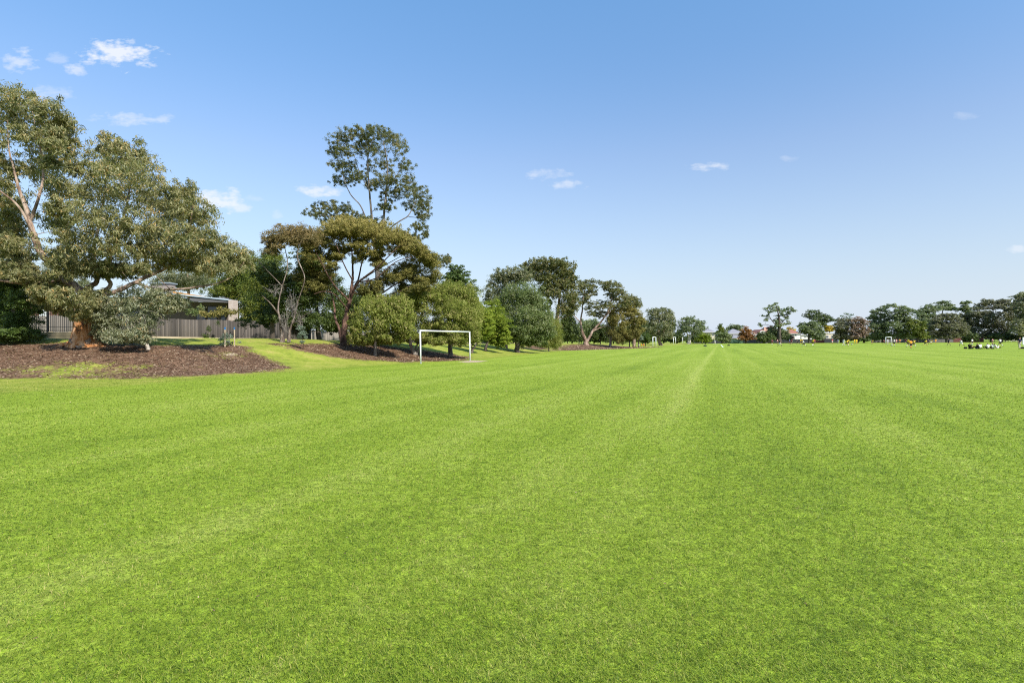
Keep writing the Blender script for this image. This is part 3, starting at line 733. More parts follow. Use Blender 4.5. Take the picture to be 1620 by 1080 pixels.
# tall airy gum
tree('tall_gum_tree', 'tallest airy gum with open crown standing behind the golden umbrella tree', (600, None),
     [[(600,540,.38),(599,480,.33),(597,425,.28),(593,392,.22),(590,360,.17),(586,320,.14),(583,285,.11),(582,250,.08),(590,218,.04)],
      [(597,430,.26),(604,385,.20,.5),(607,343,.17,.7),(611,300,.13,1),(613,262,.09,1),(606,222,.04,1)],
      [(592,372,.11),(579,345,.10,-.7),(570,325,.085,-1),(555,308,.07,-1.2),(545,285,.05,-1.4),(538,250,.03,-1.5)],
      [(605,385,.13,.4),(616,363,.11,.8),(632,350,.10,1),(646,341,.08,1.2),(656,322,.06,1.3),(664,305,.03,1.3)],
      [(646,343,.05,1.2),(662,345,.04,1.4),(672,352,.02,1.4)],[(604,400,.09,1.4),(628,395,.08,2),(649,384,.06,2.2),(660,368,.03,2.4)],
      [(584,300,.06),(570,275,.05,-.6),(560,245,.03,-1)],[(611,300,.06,1),(628,278,.05,1.4),(638,250,.03,1.6)],
      [(649,384,.06,2.2),(668,392,.055,2.4),(686,405,.045,2.4),(702,413,.03,2.4)],[(590,395,.08,-1),(565,362,.06,-1.4),(535,345,.045,-1.6),(505,340,.025,-1.8)]],
     [(538,222,12,8),(556,212,13,8),(580,210,15,8),(604,212,14,8),(624,220,13,9),(530,238,9,8),(546,240,11,7),(534,262,10,8),(552,262,10,7),(574,236,12,8),(600,238,13,9),(634,238,12,10),
      (545,284,14,7),(566,278,10,7),(592,264,12,8),(612,262,10,7),(640,262,11,8),(586,292,9,6),(604,286,13,8),(626,284,14,8),(648,284,9,8),(640,302,15,8),(662,306,13,8),(616,308,13,7),(674,322,8,7),
      (652,324,12,7),(668,340,9,7),(662,360,10,6),(656,376,9,5),(672,370,5,5),(610,328,10,5),(498,336,11,5),(516,328,15,7),(536,330,16,7),(552,342,14,6),(522,344,14,5),(576,348,10,5),(598,352,12,6),(580,225,10,6),(700,414,9,6),(708,408,5,4)],
     lf_tall, bk_grey, Y=67, style='broad', lai=1.75, clump=.62, L=.15, Wd=.07, depth=.75, gap=.42, swell=1.7, twig=.022)

# bottlebrush shrubs round the goal
tree('bottlebrush_tree', 'soft bright green bushy tree to the left of the near goal', (594, None),
     [[(594,551,.13),(594,540,.11),(592,520,.09),(590,500,.05)],[(593,535,.06),(610,515,.04)],[(593,530,.05),(578,512,.03)]],
     [(592,484,24,12),(612,492,22,14),(576,500,18,14),(600,506,26,16),(626,508,18,16),(568,518,14,14),(590,524,20,12),(614,526,16,12),(560,528,8,10),(582,536,10,6),(632,492,14,12),(636,516,12,10),(560,512,8,10),(556,534,6,8),(576,540,12,6),(604,538,14,6),(626,538,12,6),(626,476,16,10),(644,484,13,12),(648,504,11,13),(646,524,10,11),(596,474,16,9)],
     lf_brush, bk_grey, Y=46, style='plume', lai=3.3, L=.19, Wd=.05, depth=.8, swell=1.38, clump=.75, gap=.14)
tree('bottlebrush_tree', 'green bushy tree on two pale trunks just behind the goal-side bushes', (608, 545.5),
     [[(604,545,.16),(603,532,.13),(601,515,.10),(604,490,.05)],[(611,545,.17),(612,530,.14),(614,510,.10),(618,480,.05)]],
     [(612,478,20,10),(634,478,20,12),(650,482,18,12),(636,498,20,14),(618,500,18,12),(640,516,14,10)],
     lf_brush, bk_white, style='brush', lai=3.2, L=.16, Wd=.05)
tree('bottlebrush_tree', 'wide dark-trunked bushy tree directly behind the near goal', (657, 561),
     [[(657,561,.24),(652,552,.18),(649,540,.14),(650,515,.09),(655,490,.05)],[(659,560,.17),(664,548,.13),(672,530,.10),(690,505,.06)],[(655,556,.10),(668,535,.08),(710,510,.05)]],
     [(650,462,24,10),(676,466,22,11),(700,472,26,14),(726,486,24,15),(642,486,20,15),(668,492,24,16),(698,498,26,18),(728,510,24,18),(748,508,14,20),(650,514,22,18),(680,524,22,14),(708,526,22,12),(736,532,20,12),(655,534,16,9),(752,532,10,14),(634,505,14,15,-1),(640,474,18,12,-1.5),(660,470,18,12,-1.5),(632,524,14,12,-.5),(622,488,12,12,0),(690,540,14,7),(725,540,12,7)],
     lf_brush, bk_grey, style='brush', lai=3.6, L=.15, Wd=.05, depth=.55)
tree('bottlebrush_tree', 'taller green bushy tree rising behind the one over the near goal', (712, None),
     [[(712,545,.2),(710,510,.15),(708,480,.08)]],
     [(700,456,20,9),(722,458,22,11),(742,470,18,13),(686,466,18,10),(710,474,26,14),(738,490,20,14),(756,494,8,14)],
     lf_brush, bk_grey, Y=53, style='plume', lai=3.4, L=.16, Wd=.05, depth=.6, swell=1.45)
tree('lime_tree', 'lime green bushy tree leaning on a pale trunk right of the near goal', (746, 558.5),
     [[(746,558,.17),(748,552,.13),(754,544,.10),(762,532,.06)],[(747,556,.09),(746,540,.07),(750,515,.04)]],
     [(752,492,13,13),(768,500,12,12),(756,512,14,13),(772,518,11,14),(758,530,12,11),(746,540,6,6)],
     lf_lime, bk_paper, style='lobe', lai=4.0, L=.15, Wd=.07, depth=.8, clump=1.1, swell=1.4)
tree('lime_tree', 'lime green rounded bushy tree on a short dark trunk', (768, 555.5),
     [[(768,555,.20),(769,548,.16),(774,535,.12),(782,515,.06)]],
     [(776,484,11,9),(786,496,13,12),(796,512,12,14),(780,508,14,12),(800,530,8,12),(786,530,14,12),(790,544,12,7),(772,534,9,10)],
     lf_lime, bk_dark, style='lobe', lai=4.0, L=.16, Wd=.07, depth=.8, clump=1.1, swell=1.4)
tree('conifer_tree', 'dark green cone-shaped tree poking up behind the bushy trees', (728, None),
     [[(728,540,.3),(727,480,.2),(722,430,.08)]],
     [(720,426,9,6),(726,436,14,7),(712,440,11,6),(728,450,20,8),(710,456,12,7),(736,464,20,9),(718,470,20,9),(742,480,17,9),(725,490,24,12),(730,510,26,14)],
     lf_pine, bk_dark, Y=74, style='lobe', lai=4.2, L=.2, Wd=.10, depth=.9, swell=1.5, clump=1.1)
tree('round_tree', 'round-crowned mid green tree on a single dark trunk at the field edge', (818, 557.5),
     [[(818,557,.36),(818,548,.30),(818,530,.26),(820,505,.2),(822,470,.1)],[(818,530,.14),(800,505,.1)],[(819,525,.14),(842,500,.1)]],
     [(818,462,22,14),(840,466,18,14),(800,476,18,14),(830,484,26,16),(856,488,14,14),(806,500,24,16),(836,506,26,16),(860,508,14,16),(796,520,16,13),(822,524,24,14),(850,526,22,12),(842,540,20,8),(808,534,14,8),(868,526,8,10),(790,504,10,12)],
     lf_mid, bk_dark, style='broad', lai=3.6, L=.17, Wd=.09, depth=.8, swell=1.45)
tree('grey_gum_tree', 'grey-green gum with cream tinged leaves beyond the round-crowned tree', (800, None),
     [[(800,545,.3),(798,500,.24),(796,460,.12)]],
     [(798,430,16,7),(820,428,16,7),(784,440,12,7),(808,444,20,10),(776,458,12,9),(796,462,18,10),(772,474,8,9),(786,480,12,10),(832,440,14,8)],
     lf_gum2, bk_gum, Y=80, lai=2.8, clump=.9)
tree('bright_shrub', 'egg-shaped olive green shrub at the right of the round-crowned tree', (868, 556),
     [[(868,555,.1),(869,540,.08),(872,520,.04)]],
     [(868,502,8,8),(876,512,11,10),(866,522,12,12),(880,528,10,12),(870,538,15,11),(882,543,8,9),(858,542,9,9)],
     lf_brush, bk_grey, cat='shrub', style='plume', lai=3.8, L=.16, Wd=.05)
tree('spreading_gum_tree', 'broad high gum with pale bare limbs under a dome of foliage', (880, None),
     [[(880,545,.5),(878,525,.4),(882,502,.33),(884,480,.25),(888,452,.18),(892,425,.1)],[(880,512,.22),(870,498,.2),(866,482,.16),(864,455,.1),(858,430,.06)],
      [(884,485,.14),(894,474,.12),(905,462,.08)],[(882,502,.09),(893,503,.07),(900,498,.04)]],
     [(838,420,14,6),(858,414,16,7),(880,414,16,7),(898,422,14,8),(848,430,18,8),(870,430,20,9),(892,438,16,9),(908,442,8,9),(862,446,16,9),(882,452,18,10),(904,458,10,10),(874,466,12,8),(896,474,16,10),(910,478,8,10),(858,462,10,8),
      (902,492,12,8),(888,490,9,7),(830,436,12,8),(866,486,6,6)],
     lf_tall, bk_gum, Y=98, style='broad', lai=3.6, L=.30, Wd=.14, depth=.8, clump=.85)
tree('forked_gum_tree', 'pale forked gum with V-shaped trunk standing on the far mulch bed', (926, None),
     [[(927,543,.60),(926,537,.42),(922,528,.30),(919,515,.26),(919,504,.21),(921,492,.20),(922,475,.12),(926,455,.06)],
      [(928,541,.40),(932,534,.34),(938,523,.31),(945,515,.27),(954,505,.22),(962,492,.2),(967,472,.12),(968,458,.06)],
      [(919,511,.16),(912,503,.13),(906,496,.08)],[(938,524,.16),(948,519,.13),(962,515,.08)],[(958,500,.12),(975,485,.1),(992,472,.06)],[(956,502,.1),(948,492,.08),(942,488,.05)]],
     [(922,447,9,4),(936,446,9,4),(916,454,6,5),(928,456,9,5),(940,456,6,5),(920,466,7,5),(932,466,7,5),(942,466,4,3),(926,477,7,5),(918,480,4,5),(930,488,6,4),(936,480,4,4),
      (954,448,9,4),(966,448,9,4),(978,452,8,5),(960,458,9,4),(974,462,9,5),(986,464,7,5),(968,472,10,5),(984,474,9,5),(996,478,7,5),(952,480,9,5),(944,490,9,5),(962,486,10,5),(936,498,6,4),(950,500,8,4),(980,484,10,5)],
     lf_tall, bk_gum, Y=124, lai=3.0, style='lobe', L=.32, Wd=.15, depth=.7, clump=1.1, swell=1.3)
tree('brown_leaved_tree', 'low spreading tree with brownish golden crown at the field edge', (965, 549.5),
     [[(965,549,.32),(966,541,.26),(968,530,.2),(972,515,.1)],[(966,540,.14),(975,530,.1),(988,515,.05)],[(965,538,.1),(958,525,.06)]],
     [(970,494,10,5),(986,489,11,5),(1000,490,9,5),(1010,498,7,6),(975,504,12,7),(992,503,13,7),(1006,510,10,7),(1018,508,5,6),(968,516,9,8),(984,518,12,8),(1002,522,11,7),(1015,522,6,6),(974,530,10,7),(990,531,12,6),(964,506,6,6),(1004,532,9,5),(966,526,8,8),(980,538,8,5)],
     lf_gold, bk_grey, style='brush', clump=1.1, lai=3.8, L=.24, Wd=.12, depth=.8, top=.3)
tree('far_gum_tree', 'dark gum beyond the brownish tree with a rounded top', (1003, None), [[(1003,545,.4),(1003,500,.25),(1003,480,.1)]],
     [(994,470,8,5),(1005,474,8,5),(1000,484,12,6),(1012,482,5,5),(990,480,8,5)], lf_tall, bk_gum, Y=140, style='broad', lai=2.6)
tree('verge_gum_tree', 'grey-green gum with leaning trunk behind the second goal', (1045, 546.6),
     [[(1045,546,.6),(1043,538,.42),(1042,525,.33),(1042,508,.2)],[(1043,535,.2),(1052,520,.16),(1056,508,.1)]],
     [(1030,492,7,4),(1040,490,8,4),(1052,490,9,4),(1061,497,6,5),(1036,500,11,6),(1052,502,11,6),(1065,506,4,5),(1030,512,10,7),(1048,515,12,7),(1061,518,6,7),(1028,526,9,6),(1045,528,10,6),(1060,530,6,6)],
     lf_gum2, bk_gum, lai=2.9, depth=.8, clump=.85)
tree('white_gum_tree', 'white-trunked gum in the far left corner of the field', (1091, None),
     [[(1090,543,.8),(1091,535,.6),(1096,527,.45),(1099,515,.2)],[(1091,535,.3),(1086,525,.25),(1084,513,.1)]],
     [(1084,504,6,3.5),(1092,503,7,3.5),(1100,508,7,4),(1078,511,6,4),(1088,512,8,4),(1110,510,6,3.5),(1104,518,8,5),(1092,521,9,4),(1080,521,8,5),(1114,519,5,4),(1074,528,7,5),(1104,527,7,4)],
     lf_far, bk_white, Y=225, lai=2.8, depth=.8)
tree('corner_shrub', 'bright green rounded shrub under the white-trunked gum', (1116, None), [[(1116,543,.2),(1116,535,.1)]],
     [(1112,531,6,4),(1119,532,6,4),(1107,537,6,4),(1116,538,8,4),(1122,537,4,4)], lf_lime, bk_dark, cat='shrub', Y=222, style='broad', lai=3.5)
# darker backing trees along the verge
for i, (lb, px, Yd, bl, lf) in enumerate([
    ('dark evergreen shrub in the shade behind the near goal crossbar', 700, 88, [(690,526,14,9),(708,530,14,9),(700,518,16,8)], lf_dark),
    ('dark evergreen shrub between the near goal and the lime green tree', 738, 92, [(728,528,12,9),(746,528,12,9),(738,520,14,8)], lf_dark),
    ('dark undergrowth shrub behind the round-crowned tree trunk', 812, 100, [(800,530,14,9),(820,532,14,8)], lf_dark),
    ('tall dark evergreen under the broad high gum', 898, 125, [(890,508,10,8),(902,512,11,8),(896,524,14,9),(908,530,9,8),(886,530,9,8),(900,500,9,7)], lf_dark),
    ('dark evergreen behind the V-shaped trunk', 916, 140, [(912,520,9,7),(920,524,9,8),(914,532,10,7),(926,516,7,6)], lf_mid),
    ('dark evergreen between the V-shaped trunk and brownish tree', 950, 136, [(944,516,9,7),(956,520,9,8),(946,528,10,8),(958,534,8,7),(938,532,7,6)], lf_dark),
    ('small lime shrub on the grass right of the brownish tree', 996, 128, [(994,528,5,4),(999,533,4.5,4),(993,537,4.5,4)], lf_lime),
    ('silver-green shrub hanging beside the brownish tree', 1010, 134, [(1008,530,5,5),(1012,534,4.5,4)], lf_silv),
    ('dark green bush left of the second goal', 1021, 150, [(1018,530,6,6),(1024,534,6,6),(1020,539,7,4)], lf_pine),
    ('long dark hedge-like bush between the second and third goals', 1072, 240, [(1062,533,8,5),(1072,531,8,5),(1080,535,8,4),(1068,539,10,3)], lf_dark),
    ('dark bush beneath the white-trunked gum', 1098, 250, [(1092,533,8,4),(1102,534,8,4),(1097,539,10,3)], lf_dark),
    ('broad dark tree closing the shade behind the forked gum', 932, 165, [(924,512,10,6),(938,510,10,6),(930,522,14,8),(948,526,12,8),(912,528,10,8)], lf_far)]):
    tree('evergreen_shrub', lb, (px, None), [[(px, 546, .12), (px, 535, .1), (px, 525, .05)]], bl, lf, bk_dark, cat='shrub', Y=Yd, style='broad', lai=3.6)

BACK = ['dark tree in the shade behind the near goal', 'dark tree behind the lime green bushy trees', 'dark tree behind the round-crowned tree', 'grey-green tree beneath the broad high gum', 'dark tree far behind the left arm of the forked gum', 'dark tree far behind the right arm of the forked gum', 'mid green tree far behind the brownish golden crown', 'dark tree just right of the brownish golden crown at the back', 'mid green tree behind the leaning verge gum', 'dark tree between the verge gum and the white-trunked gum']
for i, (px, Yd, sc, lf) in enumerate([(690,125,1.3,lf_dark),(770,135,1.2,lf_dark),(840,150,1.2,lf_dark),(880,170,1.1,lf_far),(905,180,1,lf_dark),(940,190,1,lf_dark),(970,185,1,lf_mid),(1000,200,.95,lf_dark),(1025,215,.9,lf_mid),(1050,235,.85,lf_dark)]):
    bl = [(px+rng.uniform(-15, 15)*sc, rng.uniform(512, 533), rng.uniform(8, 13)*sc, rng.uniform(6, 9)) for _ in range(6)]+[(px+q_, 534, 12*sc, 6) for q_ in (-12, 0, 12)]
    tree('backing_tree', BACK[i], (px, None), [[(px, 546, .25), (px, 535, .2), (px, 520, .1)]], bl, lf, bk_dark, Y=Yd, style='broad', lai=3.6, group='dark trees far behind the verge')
# saplings
tree('sapling', 'silvery young sapling beside the pair of staked poles', (362, 548),
     [[(363,548,.018),(363,538,.015),(362,528,.010),(361,520,.006)]],
     [(352,536,7,4),(358,530,6,4),(352,543,6,3),(366,532,5,3),(379,541,3,2),(360,540,5,3)], lf_silv, bk_grey, cat='sapling', lai=1.1, L=.08, Wd=.03, twig=.006)
tree('sapling', 'thin sapling with pinkish stem between the ragged tree and umbrella tree', (480, 553),
     [[(480,553,.022),(480,545,.018),(478,532,.012),(477,520,.006)]],
     [(475,518,5,4),(478,527,6,4),(473,533,5,3),(483,533,4,3),(478,540,5,3)], lf_silv, bk_red, cat='sapling', lai=1.3, L=.09, Wd=.03, twig=.006)

# ------------------------------------------------------------------ far boundary trees (right)
def far_tree(name, label, px, Y, blobs, lf, bark=None, style='lobe', lai=3.6, trunk=.5, **kw):
    ys = [b[1] for b in blobs]; top_ = min(ys); tp = (px+sum(b[0] for b in blobs)/len(blobs))/2
    lim = [[(px, 541.5, trunk), (px, 532, trunk*.75), (tp, (532+top_)/2, trunk*.5), (tp, top_, trunk*.2)]]
    return tree(name, label, (px, None), kw.pop('limbs', lim), blobs, lf, bark or bk_dark, Y=Y, style=style, lai=lai, depth=.7, clump=.9, swell=kw.pop('swell', 1.45), **kw)
far_tree('conical_tree', 'olive conical tree between the two grey-roofed houses', 1142, 268, [(1140,515,2,3),(1140,519,4,3),(1142,524,7,4),(1140,528,6,3)], lf_oliv, style='pine')
far_tree('garden_shrub', 'broad bright-topped dark shrub below the conical tree', 1143, 255, [(1137,529,6,3.5),(1145,530,7,3.5),(1152,533,6,4),(1138,536,7,4),(1148,538,8,4)], lf_mid, cat='shrub')
far_tree('garden_tree', 'grey-green round tree above the middle grey roof', 1163, 320, [(1154,521,5,4),(1161,517,6,3.5),(1169,517,5,3.5),(1163,523,9,4)], lf_far)
far_tree('autumn_tree', 'rust orange autumn tree in front of the grey-roofed house', 1180, 252, [(1180,518,3,2.5),(1179,523,7,3),(1186,524,4,3),(1175,529,6,3.5),(1184,530,8,3.5),(1172,535,5,3),(1180,536,7,3),(1188,535,5,3)], lf_org)
far_tree('garden_shrub', 'large dark green shrub before the terracotta gable', 1208, 250, [(1202,531,6,4),(1210,529,7,4),(1217,532,7,4),(1204,537,8,4),(1215,538,8,4)], lf_dark, cat='shrub')
far_tree('purple_tree', 'dull purple-leaved tree left of the tall airy gum trunk', 1219, 262, [(1217,519,4,3),(1222,523,5,4),(1218,527,5,4)], lf_pur)
far_tree('airy_gum_tree', 'tall airy gum with separate leaf clusters rising over the far houses', 1233, 252,
         [(1213,501,3.5,2.5),(1202,513,3,2.5),(1206,500,3,2),(1212,489,4,3),(1219,484,5,3),(1227,481,4.5,2.5),(1223,492,5,3),(1231,489,4,3),(1212,507,4,2.5),(1216,495,3,2),(1236,493,4,3),(1243,490,4,3),(1250,488,5,3),(1256,492,3.5,3),(1247,497,4,2.5),(1238,499,4,2.5),(1229,500,4,3),(1232,507,5,3),(1224,508,3,3),(1245,504,3,3),(1248,512,4,2.5),(1240,513,4,2.5),(1232,515,7,3.5),(1224,518,4,4),(1204,516,2.5,2)],
         lf_mid, lai=2.3, twig=.03, gap=.05, swell=1.25, limbs=[[(1233,542,.9),(1233,525,.7),(1233,510,.5),(1231,495,.35),(1228,484,.15)],[(1233,520,.3),(1220,505,.2),(1214,492,.12)],[(1233,515,.3),(1243,503,.2),(1250,492,.12)],[(1233,524,.2),(1215,514,.15),(1205,514,.08)]])
far_tree('shade_tree', 'dark round tree around the airy gum trunk foot', 1231, 256, [(1224,524,7,5),(1235,524,8,5),(1243,528,6,5),(1222,533,7,5),(1234,534,9,5),(1246,534,5,4)], lf_far)
far_tree('shade_tree', 'brownish low tree beside the white house wall', 1250, 258, [(1246,531,5,4),(1250,535,5,4)], lf_pur)
far_tree('yellow_tree', 'small bright yellow autumn tree peeking over the red roof', 1251, 310, [(1249,521,4,3.5),(1254,523,3,3),(1250,526,5,3)], lf_yel)
far_tree('round_olive_tree', 'round grey-green tree with dark trunk in front of the white house', 1280, 250,
         [(1284,511,6,3.5),(1276,514,6,4),(1291,515,6,4),(1270,519,6,4),(1282,520,8,4),(1296,521,6,4),(1268,525,5,3.5),(1279,526,6,3.5),(1292,528,8,4),(1302,527,4,4),(1288,534,6,3.5),(1297,535,7,3.5)], lf_far)
far_tree('umbrella_gum_tree', 'dark green flat-topped gum behind the round grey-green tree', 1302, 285,
         [(1281,493,5,2.5),(1290,494,6,3),(1276,500,5,3),(1285,503,6,3),(1298,499,7,3.5),(1308,501,5,3),(1312,503,4,2.5),(1295,508,7,4),(1304,508,6,4),(1301,515,6,4),(1265,516,4,2),(1268,512,3,2),(1320,507,7,2)], lf_dark, lai=2.8)
far_tree('yellow_tree', 'golden yellow tree above the cream house', 1312, 290, [(1307,517,4,3),(1313,518,5,3.5),(1318,522,4,3),(1309,523,5,3)], lf_yel)
far_tree('yellow_tree', 'narrow yellow-green tree right of the cream house', 1330, 262, [(1330,520,2.6,3),(1328,525,3,3),(1331,527,2.5,3)], lf_yel)
far_tree('bare_tree', 'thin bare-looking tree top over the brown deciduous trees', 1340, 300, [(1332,500,4,2),(1340,497,5,2.4),(1347,499,4,2),(1340,503,6,2.5)], lf_silv, lai=.5, twig=.07, bark=bk_grey)
far_tree('deciduous_tree', 'brown-purple deciduous tree right of the cream house', 1333, 258, [(1330,508,6,3.5),(1340,507,7,3.5),(1325,515,6,5),(1336,516,8,5),(1327,525,6,5),(1338,527,7,5),(1330,535,8,4),(1322,532,4,4)], lf_farb)
far_tree('deciduous_tree', 'pinkish tan deciduous tree left of the big dark gums', 1357, 256, [(1350,508,6,4),(1360,506,7,4),(1368,510,5,4),(1348,517,7,5),(1360,518,8,5),(1352,528,8,5),(1364,529,7,5),(1372,522,4,5),(1357,536,9,3.5)], lf_pink)
far_tree('big_gum_tree', 'dense dark gum behind the distant white goal', 1396, 262, [(1382,494,6,3),(1392,491,6,3),(1400,486,5,3),(1380,503,7,4),(1392,502,8,5),(1403,499,6,4),(1379,514,7,5),(1391,515,9,6),(1402,512,7,5),(1380,526,7,6),(1392,528,9,6),(1403,526,7,6),(1388,536,10,4)], lf_far)
far_tree('big_gum_tree', 'tall gum with flat clustered top right of the distant white goal', 1420, 258, [(1410,483,6,2),(1416,486,5,2),(1400,489,3.5,2),(1428,486,6,2.5),(1436,490,6,3),(1420,494,9,3.5),(1432,497,8,4),(1414,503,8,4),(1426,506,9,5),(1438,507,7,4),(1413,515,8,5),(1427,518,9,6),(1440,518,6,5),(1418,529,9,6),(1432,531,9,6),(1443,492,4,3)], lf_far)
far_tree('big_gum_tree', 'gum with sunlit yellow-green side boughs before the dark dome tree', 1452, 254, [(1446,508,7,3),(1456,511,7,3),(1447,518,9,4),(1459,520,7,4),(1448,528,9,5),(1460,531,8,5),(1438,512,5,3)], lf_oliv)
far_tree('back_gum_tree', 'high flat-topped gum between the clustered gum and brown dome tree', 1462, 300, [(1462,489,7,2.5),(1472,486,8,2.5),(1456,494,6,3),(1468,494,9,3),(1480,491,7,3),(1460,502,9,4),(1450,494,4,2.5)], lf_far)
far_tree('dome_tree', 'dark brown dome-shaped tree behind the scattered players', 1497, 262, [(1492,499,9,3),(1505,499,9,3),(1482,505,8,4),(1498,506,11,4),(1514,506,8,4),(1474,515,8,5),(1488,516,10,5),(1504,517,11,5),(1519,516,8,5),(1474,527,9,6),(1490,529,10,6),(1506,529,11,6),(1521,528,8,6),(1527,520,5,6)], lf_farb)
far_tree('wide_gum_tree', 'brown-green gum filling between the dome tree and the widest gum', 1530, 290, [(1522,500,7,4),(1533,502,7,4),(1524,511,8,5),(1536,513,7,5),(1528,523,8,6),(1538,526,7,6)], lf_farb)
far_tree('big_gum_tree', 'green gum rising behind the left side of the dome tree', 1470, 292, [(1456,498,7,3),(1468,501,8,3.5),(1476,499,6,3),(1460,508,8,4),(1470,512,8,5),(1464,521,9,6)], lf_far)
far_tree('back_gum_tree', 'airy gum row peak behind the brown dome tree', 1490, 305, [(1486,480,6,2.5),(1495,478,6,2.5),(1503,483,6,2.5),(1484,487,7,2.5),(1498,489,8,2.5),(1510,489,7,3),(1468,483,4,2)], lf_far)
far_tree('back_gum_tree', 'small round gum top over the gap right of the dome tree', 1528, 300, [(1524,480,5,2.5),(1532,479,5,2.5),(1526,488,7,3),(1517,490,5,3),(1534,496,9,5)], lf_mid)
far_tree('wide_gum_tree', 'widest brown-green gum behind the seated players', 1568, 285, [(1552,482,7,3),(1562,476,8,3),(1575,479,8,3),(1588,476,9,3),(1597,482,8,3),(1606,488,6,3),(1546,489,9,3.5),(1564,488,9,3.5),(1584,487,9,3.5),(1600,494,8,4),(1540,500,9,5),(1556,500,10,5),(1572,502,10,5),(1590,504,10,6),(1606,506,8,6),(1545,514,10,6),(1562,516,11,6),(1580,518,11,6),(1598,520,10,6),(1548,528,10,6),(1566,531,11,5),(1586,532,11,5)], lf_farb)
far_tree('corner_gum_tree', 'tall gum at the far right end of the tree line', 1622, 270, [(1610,470,7,4),(1620,467,8,4),(1632,468,9,5),(1606,481,6,4),(1618,482,8,5),(1632,484,9,6),(1614,495,7,5),(1628,500,10,7),(1612,510,9,6),(1628,516,10,7),(1610,524,9,6),(1625,531,11,6),(1645,500,10,10),(1648,520,10,10)], lf_gum2)
far_tree('shade_shrub', 'dark green clipped shrub left of the distant white goal', 1367, 252, [(1362,538,4,2.6),(1367,538,4,2.6),(1373,538,3.5,2.6)], lf_dark, cat='shrub', lai=5)
for lb, px, bl in [('dark low bush below the brown dome tree', 1535, [(1528,531,7,5),(1538,533,7,5),(1534,538,9,3)]), ('dark low bush right of the seated players', 1585, [(1576,532,8,5),(1588,534,8,4),(1598,533,7,5)]),
                   ('dark low bush at the end of the tree line', 1612, [(1606,534,8,4),(1618,535,8,4)]), ('dark low bush under the big gums', 1410, [(1400,536,7,3.5),(1412,536,8,3.5),(1424,537,7,3)]), ('dark low bush under the yellow-green boughs', 1455, [(1446,537,8,3),(1460,537,8,3),(1474,537,7,3)])]:
    far_tree('shade_shrub', lb, px, 275, bl, lf_dark, cat='shrub')

for q_, (px, Yd, lf, lb) in enumerate([(1383,290,lf_dark,'low dark shrubs left of the distant goal post'),(1428,300,lf_far,'grey-green undergrowth beneath the clustered-top gum'),(1472,300,lf_dark,'dark undergrowth between the yellow-green boughs and the dome tree'),
        (1500,296,lf_farb,'brown undergrowth directly beneath the dome tree'),(1552,302,lf_dark,'dark undergrowth at the left foot of the widest gum'),(1590,304,lf_farb,'brown-green undergrowth at the right foot of the widest gum'),(1335,296,lf_farb,'brown undergrowth beneath the brown-purple tree'),(1222,290,lf_dark,'dark undergrowth beneath the tall airy gum'),(1262,300,lf_far,'garden greenery behind the white two-storey house')]):
    bl = [(px+dx_, 534+rng.uniform(-3, 2), rng.uniform(6, 9), rng.uniform(3.5, 5)) for dx_ in (-18, -9, 0, 9, 18)]
    far_tree('undergrowth_shrub', lb, px, Yd, bl, lf, cat='shrub', lai=4.5, trunk=.12)
